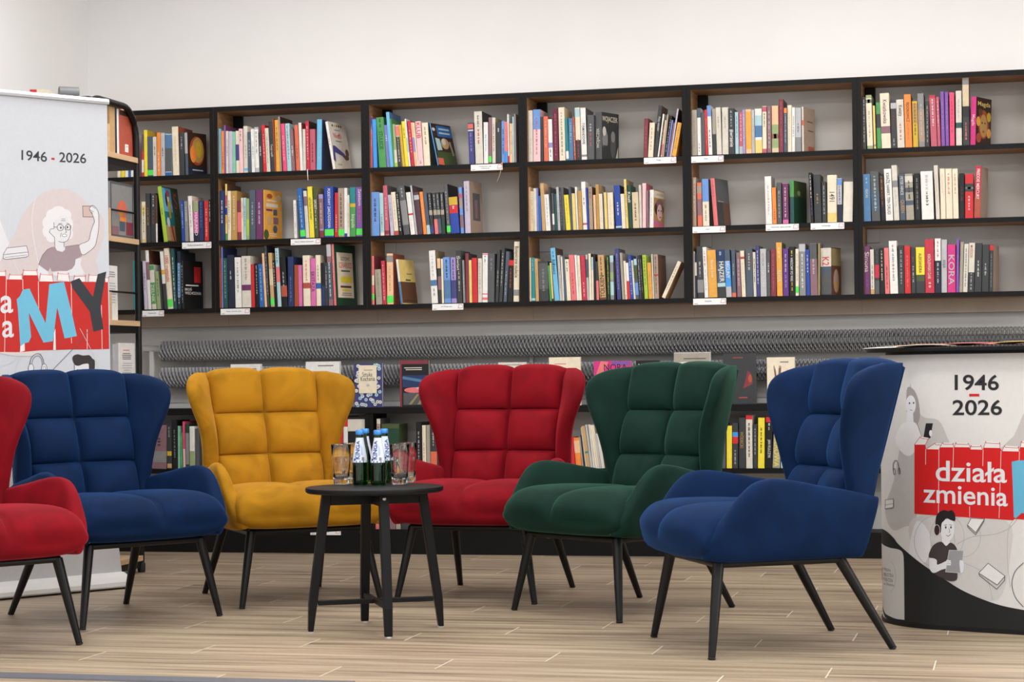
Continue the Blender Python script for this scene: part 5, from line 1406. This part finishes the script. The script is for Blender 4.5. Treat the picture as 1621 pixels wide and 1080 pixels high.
mb = MB(); mb.loft([[b_at(s, z, o) for o, z in [(-.04, 0), (.06, 0), (.06, .008), (-.04, .008)]] for s in (SL, -.01)], LEGM); bb(mb, 'base_feet')
mb = MB(); mb.tube([b_at(-.5, .06, -.02), b_at(-.5, 2.06, -.012)], .008, pmat('brushed_aluminium', (196, 197, 200), .35, .5, .6), 10); bb(mb, 'support_pole', smooth=True)
# ---------------------------------------------------------------- promotional counter
ke = Vector((.943, -.331, 0)).normalized(); kn = Vector((-.331, -.943, 0)).normalized(); KC = Vector((-.19, 7.45, 0)); KR, KL = .31, .95
def k_at(s, h, o):
    if s < -KR * pi: return tuple(KC - kn * (KR + o) + ke * (-KR * pi - s) + Vector((0, 0, h)))
    if s < 0: a = -s / KR; return tuple(KC + (kn * cos(a) - ke * sin(a)) * (KR + o) + Vector((0, 0, h)))
    if s <= KL: return tuple(KC + kn * (KR + o) + ke * s + Vector((0, 0, h)))
    a = (s - KL) / KR
    return tuple(KC + ke * KL + (kn * cos(a) + ke * sin(a)) * (KR + o) + Vector((0, 0, h)))
def k_inv(px, py):
    d = Vector(ray(px, py)); T = KC + kn * KR; t = T.dot(kn) / d.dot(kn); P = d * t; s = (Vector((P.x, P.y, 0)) - T).dot(ke)
    if s >= 0: return (s, P.z + H)
    d2 = Vector((d.x, d.y)); c2 = Vector((KC.x, KC.y)); A = d2.dot(d2); Bq = -2 * d2.dot(c2); Cq = c2.dot(c2) - KR * KR; D = Bq * Bq - 4 * A * Cq
    if D < 0: D = 0
    t = (-Bq - sqrt(D)) / (2 * A); P = d * t; v = Vector((P.x, P.y, 0)) - KC
    return (-KR * atan2(-v.dot(ke), v.dot(kn)), P.z + H)
K = thing('promo_counter', 'rounded promotional counter printed 1946 2026, black top, at the right edge', 'counter', tuple(KC))
def kb(mb, nm, **k): o = mb.build(nm, K, **k); o.location = tuple(-KC); return o
def outline(o, n=96):
    S = [-KR * pi + KR * pi * i / n for i in range(n + 1)] + [KL * i / 8 for i in range(1, 9)] + [KL + KR * pi * i / n for i in range(1, n + 1)]
    return [k_at(s, 0, o) for s in S]
mb = MB(); O = outline(0)
mb.loft([[(x, y, z) for x, y, _ in O] for z in (.012, .942)], ink((216, 214, 212)))
pr = Print(mb, k_inv, k_at, .004)
GR = (190, 186, 184)
pr.poly(spl([(1441, 610), (1449, 640), (1462, 660), (1485, 665), (1497, 685), (1502, 716), (1440, 716)], 5), GR)
pr.poly(spl([(1446, 690), (1428, 700), (1416, 760), (1402, 805), (1412, 838), (1432, 834), (1452, 816)], 5), GR)
pr.poly([(1621, 655), (1606, 690), (1580, 714), (1640, 714), (1640, 655)], GR)
pr.poly(spl([(1460, 816), (1440, 850), (1470, 900), (1520, 930), (1580, 950), (1600, 880), (1590, 822)], 4), (202, 199, 197))
pr.poly(spl([(1452, 825), (1474, 850), (1466, 890), (1440, 880)], 4), WH)
for cx, cy, rx, ry in [(1480, 857, 32, 40), (1500, 850, 27, 34), (1525, 850, 28, 32)]: pr.ring(cx, cy, rx, ry, .8, (172, 170, 170))
pr.stroke(spl([(1515, 862), (1540, 850), (1575, 846), (1600, 835), (1615, 815)], 4, False), .8, (160, 158, 158))
pr.stroke(spl([(1524, 890), (1560, 910), (1572, 950)], 4, False), .8, (172, 170, 170)); pr.stroke(spl([(1630, 800), (1600, 830), (1595, 880), (1600, 930)], 4, False), .8, (172, 170, 170))
# girl with a phone
pr.poly(spl([(1436, 618), (1446, 616), (1454, 632), (1457, 660), (1450, 676), (1438, 676)], 4), (158, 152, 150))
pr.ell(1442.5, 641, 8, 15, WH); pr.poly([(1436, 652), (1446, 652), (1447, 670), (1436, 672)], WH)
pr.poly(spl([(1428, 672), (1446, 668), (1454, 676), (1460, 696), (1450, 714), (1436, 722), (1418, 700)], 4), (226, 225, 225))
pr.ell(1447, 638, 1.1, 1.6, DK); pr.ell(1440.5, 638.5, 1.1, 1.6, DK); pr.stroke([(1441, 649), (1445, 649.5)], .8, GL); pr.stroke([(1453, 672), (1460, 692)], .7, GL)
pr.poly([(1466.5, 670.3), (1477.5, 670.3), (1473.5, 694), (1462.3, 694)], (38, 36, 38)); pr.ell(1474, 686, 2.4, 5, WH)
# red row of books with lettering
c = crop(1360, 540, 4.498)
PGC = (226, 222, 220)
pr.poly(c(397, 738, 475, 738, 480, 770, 572, 772, 578, 757, 676, 757, 682, 756, 790, 756, 795, 772, 882, 774, 890, 760, 1006, 762, 1022, 784, 1142, 787, 1150, 756, 1300, 760, 1300, 1280, 1110, 1268, 1100, 1277, 397, 1230), (204, 32, 34))
for q in [(397, 738, 440, 680, 500, 690, 475, 738), (480, 770, 545, 728, 600, 732, 572, 772), (578, 757, 600, 722, 672, 727, 676, 757), (682, 756, 692, 722, 780, 728, 795, 757), (795, 772, 800, 742, 870, 742, 882, 774), (890, 760, 905, 715, 1005, 722, 1006, 762), (1022, 784, 1040, 745, 1138, 752, 1142, 787), (1150, 756, 1160, 712, 1300, 720, 1300, 760)]:
    pr.poly(c(*q), PGC); pr.stroke(c(q[0], q[1], q[2], q[3], q[2] + 4, q[3] + 12, q[4] - 4, q[5] + 10, q[4], q[5], q[6], q[7]), .8, (190, 40, 48))
for q in [(478, 770, 477, 880), (572, 772, 568, 1240), (676, 757, 672, 900), (886, 774, 884, 890), (1014, 784, 1000, 1260), (1145, 787, 1143, 850), (790, 1180, 790, 1250)]: pr.stroke(c(*q), .9, (226, 200, 198))
pr.poly(c(1090, 860, 1135, 850, 1300, 850, 1300, 1240, 1160, 1225, 1120, 1262, 1105, 1255, 1098, 1050), (100, 176, 208))
pr.text('działa', (1482, 762.2), (1594.6, 765), 33, WH, .012); pr.text('zmienia', (1462.4, 796), (1596, 802.2), 29, WH, .012)
pr.text('1946', (1512, 618), (1582, 618.3), 25, (44, 44, 46), .014); pr.poly([(1535, 623.6), (1551, 623.6), (1551, 627.6), (1535, 627.6)], (200, 36, 40)); pr.text('2026', (1508.6, 657.6), (1587, 657.4), 24.5, (44, 44, 46), .014)
# black wave, logo panel
c = crop(1360, 760, 4.153)
wave = spl(c(60, 345, 100, 325, 140, 318, 180, 335, 230, 380, 270, 430, 400, 540, 560, 650, 700, 735, 900, 815, 1084, 855, 1250, 880), 5, False)
SB = [(1621 + 30, 1010), (1570, 1003.5), (1480, 997), (1445, 992), (1420, 985), (1402, 977), (1384, 960)]
pr.poly(wave + SB, (34, 34, 35))
pr.poly(spl(c(60, 410, 105, 416, 200, 445, 262, 457, 290, 480, 298, 540, 300, 700), 4, False) + c(302, 920) + [(1420, 980), (1403, 972), (1385, 956)], (206, 204, 202))
pr.stroke(c(118, 530, 122, 560, 140, 568, 156, 578, 156, 655, 140, 640, 120, 630, 118, 545), 1.4, (190, 60, 66)); pr.stroke(c(135, 575, 132, 700), 1.1, (70, 70, 74))
for i, tx in enumerate(['MIEJSKA', 'BIBLIOTEKA', 'PUBLICZNA', 'w Olsztynie']):
    x1 = [212, 230, 226, 232][i]; y = 598 + i * 31 + i * 1; pr.text(tx, (1360 + 166 / 4.153, 760 + y / 4.153), (1360 + x1 / 4.153, 760 + (y + 12) / 4.153), 5.4, (70, 70, 72), .0)
pr.ring(1409, 913, 10, 24, .6, (170, 168, 168), -1.4, 1.5)
# boy with a tablet
hair = spl(c(505, 275, 512, 235, 530, 212, 560, 198, 590, 205, 612, 198, 632, 222, 635, 268, 605, 264, 580, 252, 560, 270, 545, 290, 540, 345, 520, 340, 508, 315), 3)
pr.poly(spl(c(540, 290, 560, 262, 600, 258, 624, 280, 628, 345, 615, 385, 598, 400, 600, 425, 572, 436, 548, 425, 548, 380, 538, 350), 3), WH)
pr.poly(hair, (36, 32, 34)); pr.ell(1360 + 515 / 4.153, 760 + 330 / 4.153, 4.6, 8.6, (58, 36, 40)); pr.ring(1360 + 515 / 4.153, 760 + 330 / 4.153, 4.6, 8.6, .7, (214, 210, 210))
pr.ell(1360 + 573 / 4.153, 760 + 312 / 4.153, 1.2, 2, DK); pr.ell(1360 + 607 / 4.153, 760 + 312 / 4.153, 1.2, 2, DK); pr.stroke(c(594, 318, 600, 342, 592, 346), .7, GL); pr.stroke(spl(c(576, 362, 590, 370, 606, 356), 3, False), .9, GL); pr.stroke(c(564, 298, 580, 294), .8, GL); pr.stroke(c(598, 294, 614, 298), .8, GL)
pr.poly(spl(c(462, 508, 475, 455, 500, 422, 545, 406, 575, 434, 602, 412, 632, 428, 650, 465, 656, 520, 650, 600, 646, 655, 600, 666, 545, 642, 500, 612, 512, 525), 3), (66, 58, 60))
pr.poly(spl(c(468, 514, 512, 524, 516, 556, 545, 548, 585, 530, 604, 545, 600, 575, 545, 590, 496, 612, 470, 590, 464, 550), 3), WH)
pr.poly(c(596, 462, 690, 465, 674, 612, 572, 604), (150, 151, 156)); pr.stroke(c(596, 462, 690, 465, 674, 612, 572, 604, 596, 462), .9, (196, 196, 198))
for q in [(580, 530, 604, 534), (580, 542, 606, 545), (578, 555, 604, 557)]: pr.stroke(c(*q), 2.4, WH)
pr.poly(spl(c(664, 530, 688, 535, 692, 560, 690, 600, 672, 614, 666, 580), 3), WH)
for icon in [((790, 612, 852, 548, 962, 632, 912, 690), (790, 612, 795, 628, 908, 718, 960, 660, 962, 632)), ((716, 296, 740, 252, 828, 256, 770, 346), (716, 296, 720, 312, 770, 360, 826, 270))]:
    p = c(*icon[0]); pr.poly(p, (224, 222, 221)); pr.stroke(p + p[:1], .9, (84, 80, 84)); pr.stroke(c(*icon[1]), .9, (84, 80, 84))
p = c(178, 132, 230, 125, 230, 182, 176, 190); pr.poly(p, (222, 220, 219)); pr.stroke(p + p[:1], .8, (90, 86, 90)); pr.stroke(c(177, 166, 230, 156), .7, (90, 86, 90))
c = crop(1360, 540, 4.498); pr.stroke(spl(c(250, 940, 248, 880, 262, 852, 278, 860, 290, 910, 296, 945), 3, False), .9, (90, 86, 90)); pr.ring(1360 + 256 / 4.498, 540 + 930 / 4.498, 1.6, 5, .7, (90, 86, 90)); pr.ring(1360 + 290 / 4.498, 540 + 925 / 4.498, 1.4, 5, .7, (90, 86, 90))
c = crop(1360, 760, 4.153); pr.stroke(spl(c(1084, 545, 1030, 600, 1008, 680, 1030, 770, 1084, 835), 4, False), 1.0, (70, 66, 70))
kb(mb, 'printed_body')
mb = MB(); O = outline(.004); mb.loft([[(x, y, z) for x, y, _ in O] for z in (0, .014)], LEGM); kb(mb, 'base_plate')
mb = MB(); O = outline(-.02); mb.loft([[(x, y, z) for x, y, _ in O] for z in (.940, .952)], LEGM); kb(mb, 'top_spacer')
mb = MB(); O = outline(.045); mb.loft([[(x, y, z) for x, y, _ in O] for z in (.9525, .9665)], TABLEM); kb(mb, 'tabletop', bevel=.002)
# leaflets lying on the counter
for i, (x, y, a, sx, sy, col, lab) in enumerate([(-.40, 7.36, 25, .21, .30, 'white', 'white leaflet lying at the rounded end of the counter top'), (-.30, 7.27, -10, .21, .29, 'cream', 'open cream leaflet overlapping the white one on the counter top'), (-.14, 7.22, -22, .21, .28, 'salmon', 'red-printed leaflet in the middle of the leaflets on the counter'), (.02, 7.17, -16, .21, .25, 'straw', 'pale yellow leaflet last of the row on the counter top')]):
    b = MB(); z = .9668 + .0026 * i
    n = 8; top = [(sx * (j / n - .5), z + .002 + .005 * sin(pi * j / n)) for j in range(n + 1)]
    b.loft([[(px_, q, zz) for px_, zz in top] + [(px_, q, zz - .0016) for px_, zz in top[::-1]] for q in (-sy / 2, sy / 2)], bm_(col))
    for k_ in range(4):
        zz0 = z + .0085; b.box(-.07, -sy * .4 + k_ * sy * .2, zz0, .06, -sy * .4 + k_ * sy * .2 + .02, zz0 + .0004, bm_(['grey', 'red', 'sage', 'silver'][(i + k_) % 4]))
    o = tag(b.build('leaflet'), lab, 'leaflet', 'leaflets on the counter'); o.location = (x, y, 0); o.rotation_euler = (0, 0, radians(a))
